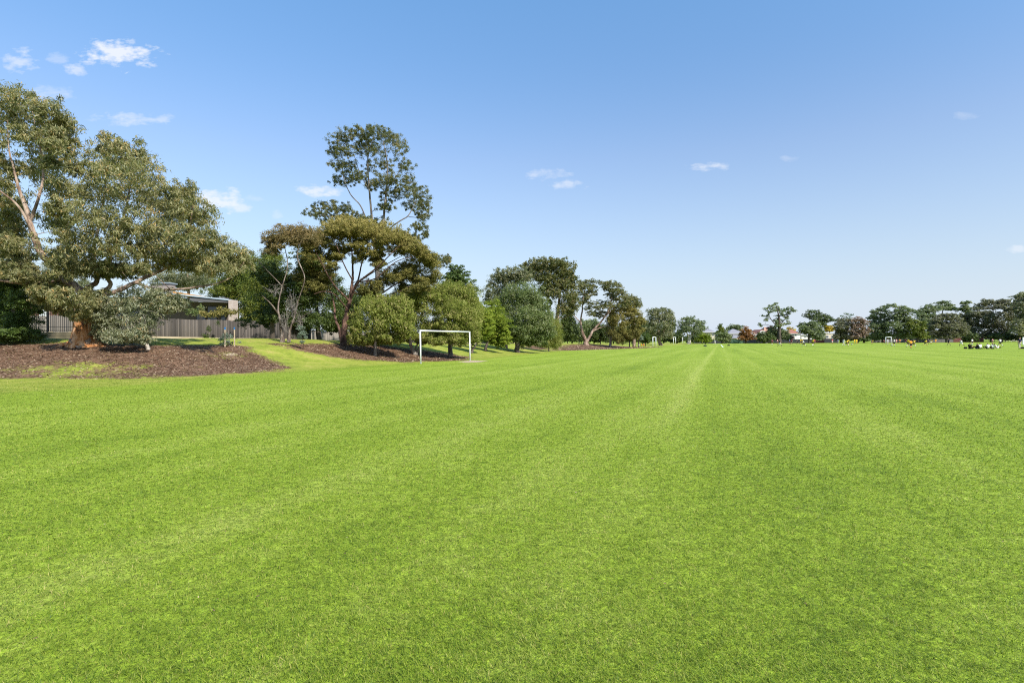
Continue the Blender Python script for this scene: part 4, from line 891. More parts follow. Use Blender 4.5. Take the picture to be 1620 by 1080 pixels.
# ------------------------------------------------------------------ fences
def fencemat(name, c1, c2, pale_w):
    m, n, l, b = newmat(name)
    at = n.new('ShaderNodeAttribute'); at.attribute_name = 'leaf'
    f = noise(n, l, 3, 6, .7, stretch=((1, 1, .15), (0, 0, 0)))
    v = mth(n, l, 'ADD', mth(n, l, 'MULTIPLY', at.outputs['Fac'], .75), mth(n, l, 'MULTIPLY', f, .3))
    l.new(mixc(n, l, v, c1, c2), b.inputs['Base Color']); b.inputs['Roughness'].default_value = .9
    return m
fm = fencemat('weathered_palings', (.016, .013, .010), (.125, .104, .084), .1)
fm2 = fencemat('pale_palings', (.10, .085, .068), (.25, .215, .17), .1)
plinth_m = simple('plinth', (.42, .34, .23), (.30, .24, .16), 2)
def paling_fence(label, pts, h, mat, plinth=.32, pw=.15, cap=False, name='paling_fence', parts=True, pl_m=None):
    """pts: world (x,y) polyline; palings overlap like a real lapped fence"""
    B = Vector((pts[0][0], pts[0][1], hz1(*pts[0])))
    root = empty(name, B); tag(root, label, 'fence')
    V = []; F_ = []; A = []; pm = MB()
    for (x0, y0), (x1, y1) in zip(pts[:-1], pts[1:]):
        L_ = math.hypot(x1-x0, y1-y0); n = max(1, int(L_/pw)); ux, uy = (x1-x0)/L_, (y1-y0)/L_; nx_, ny_ = uy, -ux
        if ny_ > 0: nx_, ny_ = -nx_, -ny_
        for i in range(n):
            t = (i+.5)*L_/n; x = x0+ux*t; y = y0+uy*t; z = hz1(x, y)+plinth*.85
            o = .018 if i % 2 else 0; hh = h+rng.uniform(-.03, .03); hw_ = pw*.56 if i % 2 else pw*.5
            cx_, cy_ = x+nx_*o, y+ny_*o; b = len(V)
            for sz_ in (0, 1):
                zz = z+(hh if sz_ else 0)
                V += [(cx_-ux*hw_+nx_*.009, cy_-uy*hw_+ny_*.009, zz), (cx_+ux*hw_+nx_*.009, cy_+uy*hw_+ny_*.009, zz), (cx_+ux*hw_-nx_*.008, cy_+uy*hw_-ny_*.008, zz), (cx_-ux*hw_-nx_*.008, cy_-uy*hw_-ny_*.008, zz)]
            F_ += [(b, b+1, b+5, b+4), (b+1, b+2, b+6, b+5), (b+2, b+3, b+7, b+6), (b+3, b, b+4, b+7), (b+4, b+5, b+6, b+7)]
            r_ = rng.random()*(.55 if i % 2 else 1); A += [r_]*8
        ns = max(1, int(L_/2.4))
        for i in range(ns+1):
            t = i*L_/ns; x = x0+ux*t; y = y0+uy*t; z = hz1(x, y)
            post = MB(); post.tube([Vector((x-nx_*.09, y-ny_*.09, z-.3)), Vector((x-nx_*.09, y-ny_*.09, z+plinth+h*.97))], .06, 6); post.build('post', simple('post_wood', (.10, .085, .07)), root, origin=B)
            if i < ns and plinth:
                xb, yb = x0+ux*(t+L_/ns), y0+uy*(t+L_/ns); zb = hz1(xb, yb); b2 = []
                for dz in (-.15, plinth):
                    for (xx, yy_, zz) in ((x, y, z), (xb, yb, zb)):
                        for q in (.035, -.012): b2.append((xx+nx_*q, yy_+ny_*q, zz+dz))
                pm.poly(b2, [(0, 2, 6, 4), (1, 5, 7, 3), (4, 6, 7, 5), (0, 4, 5, 1), (2, 3, 7, 6)])
    V = np.array(V)-np.array(B); me = mesh_idx('palings', V, F_); add_attr(me, 'leaf', A); link('palings', me, mat, root)
    if plinth: pm.build('plinth_board', pl_m or plinth_m, root, origin=B)
    return root
FA = [on(238, 50.5)[:2], on(330, 53.5)[:2], on(437, 58)[:2], on(492, 66)[:2]]
paling_fence('long weathered grey timber paling fence in front of the low modern house', FA, 1.72, fm)
FB = [on(492, 78)[:2], on(560, 82)[:2], on(640, 90)[:2]]
paling_fence('pale lighter timber paling fence behind the umbrella tree trunk', FB, 1.55, fm2, .25)
paling_fence('dull brown timber paling fence in the shade behind the near goal', [on(645, 100)[:2], on(760, 106)[:2], on(845, 118)[:2]], 1.7, fm, .2, .16)
paling_fence('grey paling fence standing behind the black metal fence', [on(-60, 50.5)[:2], on(60, 51)[:2], on(236, 51.5)[:2]], 2.05, fm2, .25)
# black metal fence
def metal_fence():
    P0 = on(-60, 45.5); P1 = on(165, 46.5); root = empty('metal_fence', P0); tag(root, 'black metal bar fence on a low timber retaining wall', 'fence')
    mt = simple('black_metal', (.012, .012, .014), rough=.4); L_ = (P1-P0).length; n = int(L_/.15)
    bars = MB(); z0 = P0.z+.62; z1 = z0+1.8
    for i in range(n+1):
        p = P0.lerp(P1, i/n); bars.box(p.x-.018, p.x+.018, p.y-.01, p.y+.01, z0+.05, z1-.04+(.05 if i % 2 else 0))
    bars.build('bars', mt, root, origin=P0)
    for zz in (z0+.12, z0+.42, z1-.32, z1-.08):
        r_ = MB(); r_.tube([Vector((P0.x, P0.y-.03, zz)), Vector((P1.x, P1.y-.03, zz))], .022, 4); r_.build('rail', mt, root, origin=P0)
    for i in range(0, 6):
        p = P0.lerp(P1, i/5); r_ = MB(); r_.box(p.x-.055, p.x+.055, p.y-.10, p.y-.002, P0.z-.2, z1+.04); r_.build('post', mt, root, origin=P0)
    rw = MB(); 
    for i in range(3): rw.box(P0.x, P1.x, P0.y-.05+.02*i, P1.y+.25, P0.z-.3+.3*i, P0.z-.3+.3*i+.29)
    o = rw.build('retaining_wall', simple('sleepers', (.16, .13, .08), (.07, .06, .04), 1.5), root, origin=P0)
    for i in range(7):
        p = P0.lerp(P1, (i+.4)/7); r_ = MB(); r_.box(p.x-.11, p.x+.11, p.y-.24, p.y-.062, P0.z-.3, P0.z+.66); r_.build('wall_post', simple('pale_post', (.34, .28, .17), (.24, .2, .12)), root, origin=P0)
metal_fence()

tree('creeper', 'straggling dark creeper climbing the long grey paling fence', (330, None), [[(327,536,.02),(327,528,.018),(330,515,.012)],[(327,535,.018),(352,537,.016),(380,534,.015),(388,520,.012),(392,508,.01)]],
     [(284,528,4,5),(282,536,5,2.5),(326,532,5,4),(330,520,3,5),(384,514,7,5),(392,508,8,4),(400,516,5,4),(378,506,7,3),(345,510,2.5,4)], lf_dark, bk_dark, cat='creeper', Y=52.6, style='broad', lai=1.6, depth=.05, L=.10, Wd=.06, twig=.006)
tree('garden_shrub', 'reddish and yellow-green shrubs peeping over the paling fence at the house end wall', (350, None), [[(350,530,.05),(350,510,.04)]],
     [(340,496,9,5),(352,491,9,5),(362,495,8,5),(330,498,8,4),(372,493,6,4),(320,495,5,6)], lf_gold, bk_dark, cat='shrub', Y=57.8, style='broad', lai=2.2, L=.14, Wd=.08)
tree('garden_shrub', 'green climber leaves hanging in the shade under the house eave', (318, None), [[(318,530,.04),(318,500,.03)]],
     [(316,488,5,7),(308,494,6,5),(298,492,5,5)], lf_mid, bk_dark, cat='shrub', Y=59, style='broad', lai=2.0, L=.12, Wd=.07)
# ------------------------------------------------------------------ buildings
def wallmat(name, c, c2=None, rough=.85): return simple(name, c, c2, 1.2, rough, .25)
def roofmat(name, c1, c2, sc=1.0, ribs=0):
    if name in MATS: return MATS[name]
    m, n, l, b = newmat(name)
    f = noise(n, l, 2.5, 6, .7); l.new(mixc(n, l, f, c1, c2), b.inputs['Base Color']); b.inputs['Roughness'].default_value = .7
    wv = n.new('ShaderNodeTexWave'); wv.bands_direction = 'Z'; wv.inputs['Scale'].default_value = 3.0*sc
    g = n.new('ShaderNodeNewGeometry'); l.new(g.outputs['Position'], wv.inputs['Vector'])
    bp = n.new('ShaderNodeBump'); bp.inputs['Strength'].default_value = .6; bp.inputs['Distance'].default_value = .05
    l.new(wv.outputs['Fac'], bp.inputs['Height']); l.new(bp.outputs[0], b.inputs['Normal'])
    MATS[name] = m; return m
glass_m = simple('window_glass', (.02, .028, .035), (.03, .04, .05), 3, .08, .8)
def brickmat():
    m, n, l, b = newmat('pale_brick')
    br = n.new('ShaderNodeTexBrick'); br.inputs['Scale'].default_value = 3.2
    br.inputs['Color1'].default_value = (.46, .37, .31, 1); br.inputs['Color2'].default_value = (.34, .26, .21, 1); br.inputs['Mortar'].default_value = (.5, .46, .42, 1)
    mp = n.new('ShaderNodeMapping'); mp.inputs['Rotation'].default_value = (R(90), 0, 0)
    tcn = n.new('ShaderNodeTexCoord'); l.new(tcn.outputs['Object'], mp.inputs[0]); l.new(mp.outputs[0], br.inputs['Vector'])
    l.new(br.outputs[0], b.inputs['Base Color']); b.inputs['Roughness'].default_value = .9
    return m
def house1():
    Y0 = 62.0; g = on(300, Y0); root = empty('modern_house', g)
    tag(root, 'low modern brick house with sloping metal roof behind the paling fence', 'house')
    def X(px, Y=Y0): return W(px, 500, Y).x
    def Z(py, Y=Y0, px=300): return W(px, py, Y).z
    bm_ = brickmat()
    a = MB(); a.box(X(361.5, Y0-2.4), X(368.5, Y0-2.4), Y0-2.4, Y0-1.3, g.z-.3, Z(474.5, Y0-2.4)); a.build('end_wall', bm_, root, origin=g)
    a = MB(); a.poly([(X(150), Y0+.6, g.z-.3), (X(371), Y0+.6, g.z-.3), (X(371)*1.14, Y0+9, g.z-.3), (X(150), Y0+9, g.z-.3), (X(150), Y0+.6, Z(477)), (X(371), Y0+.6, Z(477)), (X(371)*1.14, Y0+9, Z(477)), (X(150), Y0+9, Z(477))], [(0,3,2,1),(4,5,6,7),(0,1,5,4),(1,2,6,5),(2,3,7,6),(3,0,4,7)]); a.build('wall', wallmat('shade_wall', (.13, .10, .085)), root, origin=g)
    # glazed opening under the eave
    for x0, x1 in ((306, 322), (324, 340), (180, 215), (345, 354)):
        a = MB(); a.box(X(x0), X(x1), Y0+.53, Y0+.597, g.z+.2, Z(484)); wn = a.build('window', simple('dark_frame', (.05, .045, .04)), root, origin=g)
        a = MB(); a.box(X(x0)+.08, X(x1)-.08, Y0+.50, Y0+.528, g.z+.3, Z(485)); o = a.build('pane', glass_m, wn)
        o.data.transform(Matrix.Translation(-g))
    # sloped roof slab : high at the left, falling to the right
    zl, zr = Z(457), Z(474); xa, xb = X(215), X(366)
    def slab(x0, x1, z0, z1, y0, y1, t):
        q = 1.13 if y1-y0 > 5 else 1.0
        return [(x0,y0,z0-t),(x1,y0,z1-t),(x1*q,y1,z1-t+.25),(x0,y1,z0-t+.25),(x0,y0,z0),(x1,y0,z1),(x1*q,y1,z1+.25),(x0,y1,z0+.25)], [(0,3,2,1),(4,5,6,7),(0,1,5,4),(1,2,6,5),(2,3,7,6),(3,0,4,7)]
    a = MB(); a.poly(*slab(X(215, Y0-2.3), X(366, Y0-2.3), Z(457.5, Y0-2.3), Z(474, Y0-2.3), Y0-2.3, Y0+9.6, .12)); a.build('roof', simple('zinc', (.42, .50, .56), (.34, .41, .47), .8, .35, .6), root, origin=g)
    a = MB(); a.poly(*slab(X(300, Y0-2.2), X(360.8, Y0-2.2), Z(473, Y0-2.2), Z(474.5, Y0-2.2)-.05, Y0-2.2, Y0-2.06, .25)); a.build('fascia', simple('grey_fascia', (.12, .115, .115)), root, origin=g)
    a = MB(); a.poly([(X(290), Y0-1.9, Z(470)), (X(355), Y0-1.9, Z(474)), (X(290), Y0-1.9, Z(463)), (X(290), Y0-1.6, Z(470)), (X(355), Y0-1.6, Z(474)), (X(290), Y0-1.6, Z(463))], [(0,1,2),(3,5,4),(0,3,4,1),(1,4,5,2),(2,5,3,0)])
    a.build('timber_soffit', simple('warm_timber', (.50, .27, .10), (.38, .2, .08), 3), root, origin=g)
    a = MB(); a.box(X(238, Y0+3), X(268, Y0+3), Y0+3, Y0+4.2, Z(474), Z(444)); a.build('upper_storey', wallmat('upper_wall', (.26, .21, .18)), root, origin=g)
    a = MB(); a.box(X(236, Y0+3), X(270, Y0+3), Y0+2.8, Y0+4.4, Z(444)+.003, Z(442)); a.build('upper_roof', simple('dull_zinc', (.22, .25, .27)), root, origin=g)
    a = MB(); a.box(X(120), X(240)-.01, Y0-.4, Y0+9.3, Z(470), Z(464)); a.build('lean_to_roof', simple('zinc', (.42, .5, .56)), root, origin=g)
    # second house further left behind the palings
    Y1 = 60; g2 = on(40, Y1); r2 = empty('brick_house', g2); tag(r2, 'brown brick house with pale wall panel seen through the black metal fence', 'house')
    a = MB(); a.box(W(-40,500,Y1).x, W(120,500,Y1).x, Y1, Y1+8, g2.z-.3, W(40,478,Y1).z); a.build('wall', simple('brown_brick', (.20, .10, .07), (.13, .07, .05), 8), r2, origin=g2)
    zr0 = W(40,478,Y1).z; x0, x1 = W(-46,500,Y1).x, W(126,500,Y1).x
    a = MB(); a.poly([(x0,Y1-.5,zr0+.003),(x1,Y1-.5,zr0+.003),(x1,Y1+8.5,zr0+.003),(x0,Y1+8.5,zr0+.003),(x0+3,Y1+4,zr0+2),(x1-3,Y1+4,zr0+2)],[(0,3,2,1),(0,1,5,4),(1,2,5),(2,3,4,5),(3,0,4)])
    a.build('roof', roofmat('dark_tile', (.10,.09,.09), (.16,.14,.13)), r2, origin=g2)
    a = MB(); a.box(W(62,500,Y1).x, W(78,500,Y1).x, Y1-.06, Y1-.003, W(62,508,Y1).z, W(62,488,Y1).z); wn = a.build('window', simple('white_paint', (.78,.78,.76)), r2, origin=g2)
    a = MB(); a.box(W(64,500,Y1).x, W(76,500,Y1).x, Y1-.08, Y1-.063, W(62,506,Y1).z, W(62,490,Y1).z); a.build('pane', simple('blind', (.60,.62,.62)), wn, origin=g2)
house1()
# tiny white-trimmed house seen behind the umbrella tree
def hip_house(name, label, px0, px1, Y, eave_py, ridge_py, wall_m, roof_m, depth=9, wins=(), over=.5, ridge=.35, base=541, gable=False, door=None, extra=None):
    g = on((px0+px1)/2, Y); x0, x1 = W(px0, 530, Y).x, W(px1, 530, Y).x; ze = W((px0+px1)/2, eave_py, Y).z; zr = W((px0+px1)/2, ridge_py, Y).z
    root = empty(name, g); tag(root, label, 'house')
    a = MB(); a.box(x0, x1, Y, Y+depth, g.z-.3, ze); a.build('wall', wall_m, root, origin=g)
    X0, X1, y0, y1 = x0-over, x1+over, Y-over, Y+depth+over; ym = (y0+y1)/2; ins = (X1-X0)*ridge
    if gable:
        xm = (X0+X1)/2
        pts = [(X0,y0,ze),(X1,y0,ze),(X1,y1,ze),(X0,y1,ze),(xm,y0,zr),(xm,y1,zr)]; fc = [(0,3,2,1),(0,1,4),(1,2,5,4),(2,3,5),(3,0,4,5)]
    else:
        pts = [(X0,y0,ze),(X1,y0,ze),(X1,y1,ze),(X0,y1,ze),(X0+ins,ym,zr),(X1-ins,ym,zr)]; fc = [(0,3,2,1),(0,1,5,4),(1,2,5),(2,3,4,5),(3,0,4)]
    pts = [(p[0], p[1], p[2]+.003) for p in pts]
    a = MB(); a.poly(pts, fc); rf = a.build('roof', roof_m, root, origin=g)
    gt = MB(); gt.box(X0-.02, X1+.02, y0-.12, y0-.003, ze-.12, ze+.06); gt.build('gutter', simple('white_paint', (.78, .78, .76)), root, origin=g)
    for (a0, a1, b0, b1) in wins:
        wx0, wx1 = W(a0, 530, Y).x, W(a1, 530, Y).x; wz0, wz1 = W(a0, b1, Y).z, W(a0, b0, Y).z
        a = MB(); a.box(wx0, wx1, Y-.10, Y-.003, wz0, wz1); wn = a.build('window', simple('white_paint', (.78, .78, .76)), root, origin=g)
        xm = (wx0+wx1)/2; a = MB()
        for s0, s1 in ((wx0+.12, xm-.05), (xm+.05, wx1-.12)): a.box(s0, s1, Y-.12, Y-.103, wz0+.12, wz1-.12)
        a.build('pane', glass_m, wn, origin=g)
    return root, g
cream = wallmat('cream_render', (.62, .55, .42)); white = wallmat('white_render', (.72, .70, .66)); redbrick = simple('red_brick', (.34, .14, .09), (.24, .1, .07), 6)
slate = roofmat('grey_tiles', (.19, .19, .21), (.27, .26, .28)); terra = roofmat('terracotta_tiles', (.33, .13, .085), (.26, .105, .07)); tanr = roofmat('tan_tiles', (.45, .25, .16), (.36, .2, .13))
hip_house('far_house', 'white-walled house fragment seen past the umbrella tree stem', 530, 546, 96, 498, 490, white, slate, wins=((533, 541, 502, 512),), depth=8)
hip_house('far_house', 'grey-roofed cream house partly behind the bright green corner shrub', 1107, 1131.5, 275, 525.5, 517, cream, slate, wins=((1126.5, 1130, 527, 531.5),(1121,1124,527,531.5)), ridge=.45)
h, g = hip_house('far_house', 'grey hip-roofed cream house left of the orange autumn tree', 1152.5, 1178, 280, 527.5, 520, cream, slate, wins=((1158, 1162, 529, 532), (1169, 1173, 529, 532)), ridge=.45)
a = MB(); x0, x1 = W(1159, 530, 277).x, W(1171, 530, 277).x; z0, z1 = W(1165, 534.5, 277).z, W(1165, 529.5, 277).z
a.poly([(x0-1, 275.5, z0), (x1+1.5, 275.5, z0), (x1-.3, 279.8, z1), (x0+1.2, 279.8, z1), (x0-1, 275.5, z0-.15), (x1+1.5, 275.5, z0-.15), (x1-.3, 279.8, z0-.15), (x0+1.2, 279.8, z0-.15)], [(0,1,2,3),(4,7,6,5),(0,4,5,1),(1,5,6,2),(2,6,7,3),(3,7,4,0)])
a.build('porch_roof', slate, h, origin=g)
hip_house('far_house', 'pale low-roofed garage house right of the orange autumn tree', 1188.5, 1199, 285, 530.5, 525, redbrick, roofmat('pale_tiles', (.5, .5, .48), (.42, .42, .4)), wins=((1192, 1195, 532.5, 535),), ridge=.3)
h, g = hip_house('far_house', 'brick house with tan tiled gable roof left of the airy gum', 1198, 1213, 290, 527.5, 521, redbrick, terra, wins=((1203, 1208, 530, 533),), gable=True, over=.6)
a = MB(); xm = W(1205.5, 520, 290).x; zc = W(1205, 526.8, 290).z; pts = [(xm+1.7*math.cos(t), zc+1.3*math.sin(t)) for t in np.linspace(0, math.pi, 10)]
a.poly([(p[0], 289.30, p[1]) for p in pts]+[(p[0], 289.38, p[1]) for p in pts], [tuple(range(9, -1, -1)), tuple(range(10, 20))]+[(i, i+1, i+11, i+10) for i in range(9)])
a.build('gable_panel', white, h, origin=g)
hip_house('far_house', 'tan-roofed brick house behind the purple-leaved tree', 1209, 1230, 305, 526, 517, redbrick, tanr, ridge=.3)
hip_house('far_house', 'white two-storey house with red terracotta roof', 1249, 1266, 275, 527.5, 521, white, terra, wins=((1253, 1260.5, 528.5, 531.5), (1250, 1251.8, 528.5, 531.5), (1253.5, 1260.5, 537.2, 541)), ridge=.38)
hip_house('far_house', 'white garden building half hidden by the round grey-green tree', 1268, 1285, 280, 529.5, 527, white, slate, wins=((1272, 1275, 531.5, 534),))
h, g = hip_house('far_house', 'cream house with mansard-shaped front and two dark windows', 1306, 1322, 272, 527.4, 526, cream, cream, wins=((1306.8, 1310.8, 530.3, 534.8), (1315, 1319, 530.3, 534.8)), over=.1)
for sgn, xe in ((-1, W(1306, 530, 272).x), (1, W(1322, 530, 272).x)):
    zt, zb = W(1313, 527.6, 272).z, W(1313, 536, 272).z
    a = MB(); a.poly([(xe, 272.3, zb), (xe+sgn*1.4, 272.3, zb), (xe, 272.3, zt), (xe, 280, zb), (xe+sgn*1.4, 280, zb), (xe, 280, zt)], [(0,1,2),(3,5,4),(0,3,4,1),(1,4,5,2),(2,5,3,0)])
    a.build('sloping_side', cream, h, origin=g)
a = MB(); a.box(W(1303, 530, 270).x, W(1325, 530, 270).x, 270, 271.9, g.z-.2, W(1313, 535.6, 270).z); a.build('dark_veranda', simple('dark_boards', (.03, .035, .04)), h, origin=g)

dk = simple('dark_boards', (.035, .035, .04)); gw = simple('green_boards', (.05, .10, .06)); mar = simple('maroon_boards', (.13, .045, .04)); gb = simple('grey_boards', (.12, .11, .11))
def far_fence(label, px0, px1, Y, h, mat, rail=True):
    n = max(2, int(abs(px1-px0)/900*Y/2.7)); P0 = on(px0, Y); P1 = on(px1, Y); root = empty('boundary_fence', P0); tag(root, label, 'fence')
    a = MB()
    for i in range(n):
        p = P0.lerp(P1, i/n); q = P0.lerp(P1, (i+1)/n); z = (p.z+q.z)/2; a.box(p.x+.06, q.x-.06, p.y-.02, p.y+.02, z-.1, z+h-.04)
    a.build('panels', mat, root, origin=P0)
    a = MB()
    for i in range(n+1):
        p = P0.lerp(P1, i/n); a = MB(); a.box(p.x-.06, p.x+.06, p.y-.06, p.y+.06, p.z-.2, p.z+h+.03); a.build('post', mat, root, origin=P0)
    if rail: a = MB(); a.box(P0.x, P1.x, P0.y-.05, P0.y-.022, P0.z+h-.20, P0.z+h-.08); a.build('rail', mat, root, origin=P0)
far_fence('dark fence under the left cream house', 1100, 1152, 262, 1.9, dk)
far_fence('green boarded fence below the grey hip-roofed house', 1152, 1176, 263, 1.9, gw)
far_fence('grey boarded fence behind the orange autumn tree', 1176, 1220, 264, 1.8, gb)
far_fence('dark grey fence along the far side behind the left players', 1220, 1289, 263, 1.8, dk)
far_fence('red-brown fence below the cream house', 1289, 1304, 262, 1.8, mar)
far_fence('grey fence beyond the distant white goal', 1378, 1508, 272, 1.6, gb)
far_fence('maroon fence behind the running white-shirted player', 1508, 1556, 282, 2.2, mar)
def rail_fence():
    P0 = on(1556, 283); P1 = on(1660, 290); root = empty('rail_fence', P0); tag(root, 'pale rail fence behind the far right trees', 'fence'); mt = simple('pale_rail', (.42, .40, .37))
    for zz in (.55, 1.0, 1.4):
        a = MB(); a.tube([P0+Vector((0, 0, zz)), P1+Vector((0, 0, zz))], .06, 6); a.build('rail', mt, root, origin=P0)
    for i in range(13):
        p = P0.lerp(P1, i/12); a = MB(); a.box(p.x-.07, p.x+.07, p.y-.07, p.y+.07, p.z-.2, p.z+1.5); a.build('post', mt, root, origin=P0)
rail_fence()

# ------------------------------------------------------------------ goals
wp = simple('goal_white', (.80, .80, .80), (.72, .73, .75), 2, .35, .5)
def goal(label, A, Bp, h=2.44, r=.055, lean=0.0):
    A = Vector((A.x, A.y, hz1(A.x, A.y))); Bp = Vector((Bp.x, Bp.y, hz1(Bp.x, Bp.y)))
    root = empty('goal_frame', A); tag(root, label, 'goal', 'white goal frames on the field')
    z = max(A.z, Bp.z)+h; u = (Bp-A).normalized()
    for P, s in ((A, -1), (Bp, -1)):
        m = MB(); T = Vector((P.x+s*lean*u.x, P.y+s*lean*u.y, z)); m.tube([P-Vector((0, 0, .1)), T+Vector((0, 0, -.003))], r, 14); m.build('post', wp, root, True, origin=A)
    for P in (A, Bp):
        m = MB(); m.tube([P-Vector((0, 0, .08)), P+Vector((0, 0, .03))], r*1.35, 14); m.build('socket', simple('socket', (.35, .36, .36)), root, origin=A)
    m = MB(); d = (Bp-A); d.z = 0; u = d.normalized(); m.tube([Vector((A.x, A.y, z))-u*(r+lean), Vector((Bp.x, Bp.y, z))+u*(r-lean)], r, 14); m.build('crossbar', wp, root, True, origin=A)
    return root
goal('white goal frame nearest, in front of the bushy green trees', Vector(((665.5-810)/900*42.3, 42.3, 0)), Vector(((743.5-810)/900*49, 49, 0)), lean=.06)
def goal_far(label, pa, pb, Ya, Yb): return goal(label, Vector(((pa-810)/900*Ya, Ya, 0)), Vector(((pb-810)/900*Yb, Yb, 0)), r=.09)
goal_far('white goal frame before the leaning verge gum, nearest of the far three at left', 1032.8, 1037.6, 146, 152)
goal_far('white goal frame seen narrow between the other two small goals', 1065.4, 1068.8, 205, 211)
goal_far('smallest white goal frame, left of the white-trunked gum', 1079.3, 1082, 236, 242)
goal_far('white goal frame with a grey-shirted keeper before the big dark gums', 1401.3, 1409.8, 214, 214)

# line mark on the turf
a = MB(); p0 = on(1140.5, 186); p1 = on(1144, 128); a.poly([(p0.x-.12, p0.y, .004), (p0.x+.12, p0.y, .004), (p1.x+.12, p1.y, .004), (p1.x-.12, p1.y, .004)], [(0, 3, 2, 1)])
tag(a.build('line_marking', simple('chalk', (.75, .78, .72))), kind='structure')

# ------------------------------------------------------------------ stakes by the sapling
for px, lb in ((356, 'left blue-topped timber stake beside the silvery sapling'), (371, 'right blue-topped timber stake beside the silvery sapling')):
    B = hit(px, 548.5); T = W(px, 517.5, B.y); r_ = empty('tree_stake', B); tag(r_, lb, 'stake', 'timber stakes round the sapling')
    m = MB(); m.box(-.028, .028, -.028, .028, -.3, T.z-B.z-.16); m.build('stake', simple('raw_timber', (.50, .40, .28), (.38, .3, .2)), r_)
    m = MB(); m.box(-.032, .032, -.032, .032, T.z-B.z-.157, T.z-B.z); m.build('painted_tip', simple('blue_paint', (.02, .16, .42)), r_)
B0 = hit(356, 548.5); B1 = hit(371, 548.5); m = MB()
for zz in (.62,):
    pts = []
    for i in range(25):
        t = i/24*2*math.pi; c = (B0+B1)/2; pts.append(Vector((c.x+math.cos(t)*((B1.x-B0.x)/2+.04), c.y+math.sin(t)*.12, c.z+zz*.35+.10*math.sin(2*t))))
    m.tube(pts, .035, 6)
tag(m.build('tree_tie', simple('black_rubber', (.012, .012, .012)), smooth=True), 'black rubber tie looped round the two blue-topped stakes', 'tree tie')

# ------------------------------------------------------------------ people
def skin_obj(verts, edges, name, sub=1):
    me = bpy.data.meshes.new(name); me.from_pydata([v[:3] for v in verts], edges, []); me.update()
    o = bpy.data.objects.new(name, me); C.objects.link(o)
    md = o.modifiers.new('skin', 'SKIN'); md.use_smooth_shade = True
    sv = me.skin_vertices[0].data
    for i, v in enumerate(verts):
        r_ = v[3]; r2 = v[4] if len(v) > 4 else r_; sv[i].radius = (r_, r2); sv[i].use_root = (i == 0)
    if sub: s = o.modifiers.new('sub', 'SUBSURF'); s.levels = sub; s.render_levels = sub
    dg = bpy.context.evaluated_depsgraph_get(); dg.update()
    m2 = bpy.data.meshes.new_from_object(o.evaluated_get(dg)); m2.name = name; m2.materials.clear()
    bpy.data.objects.remove(o); bpy.data.meshes.remove(me)
    for p in m2.polygons: p.use_smooth = True
    return m2
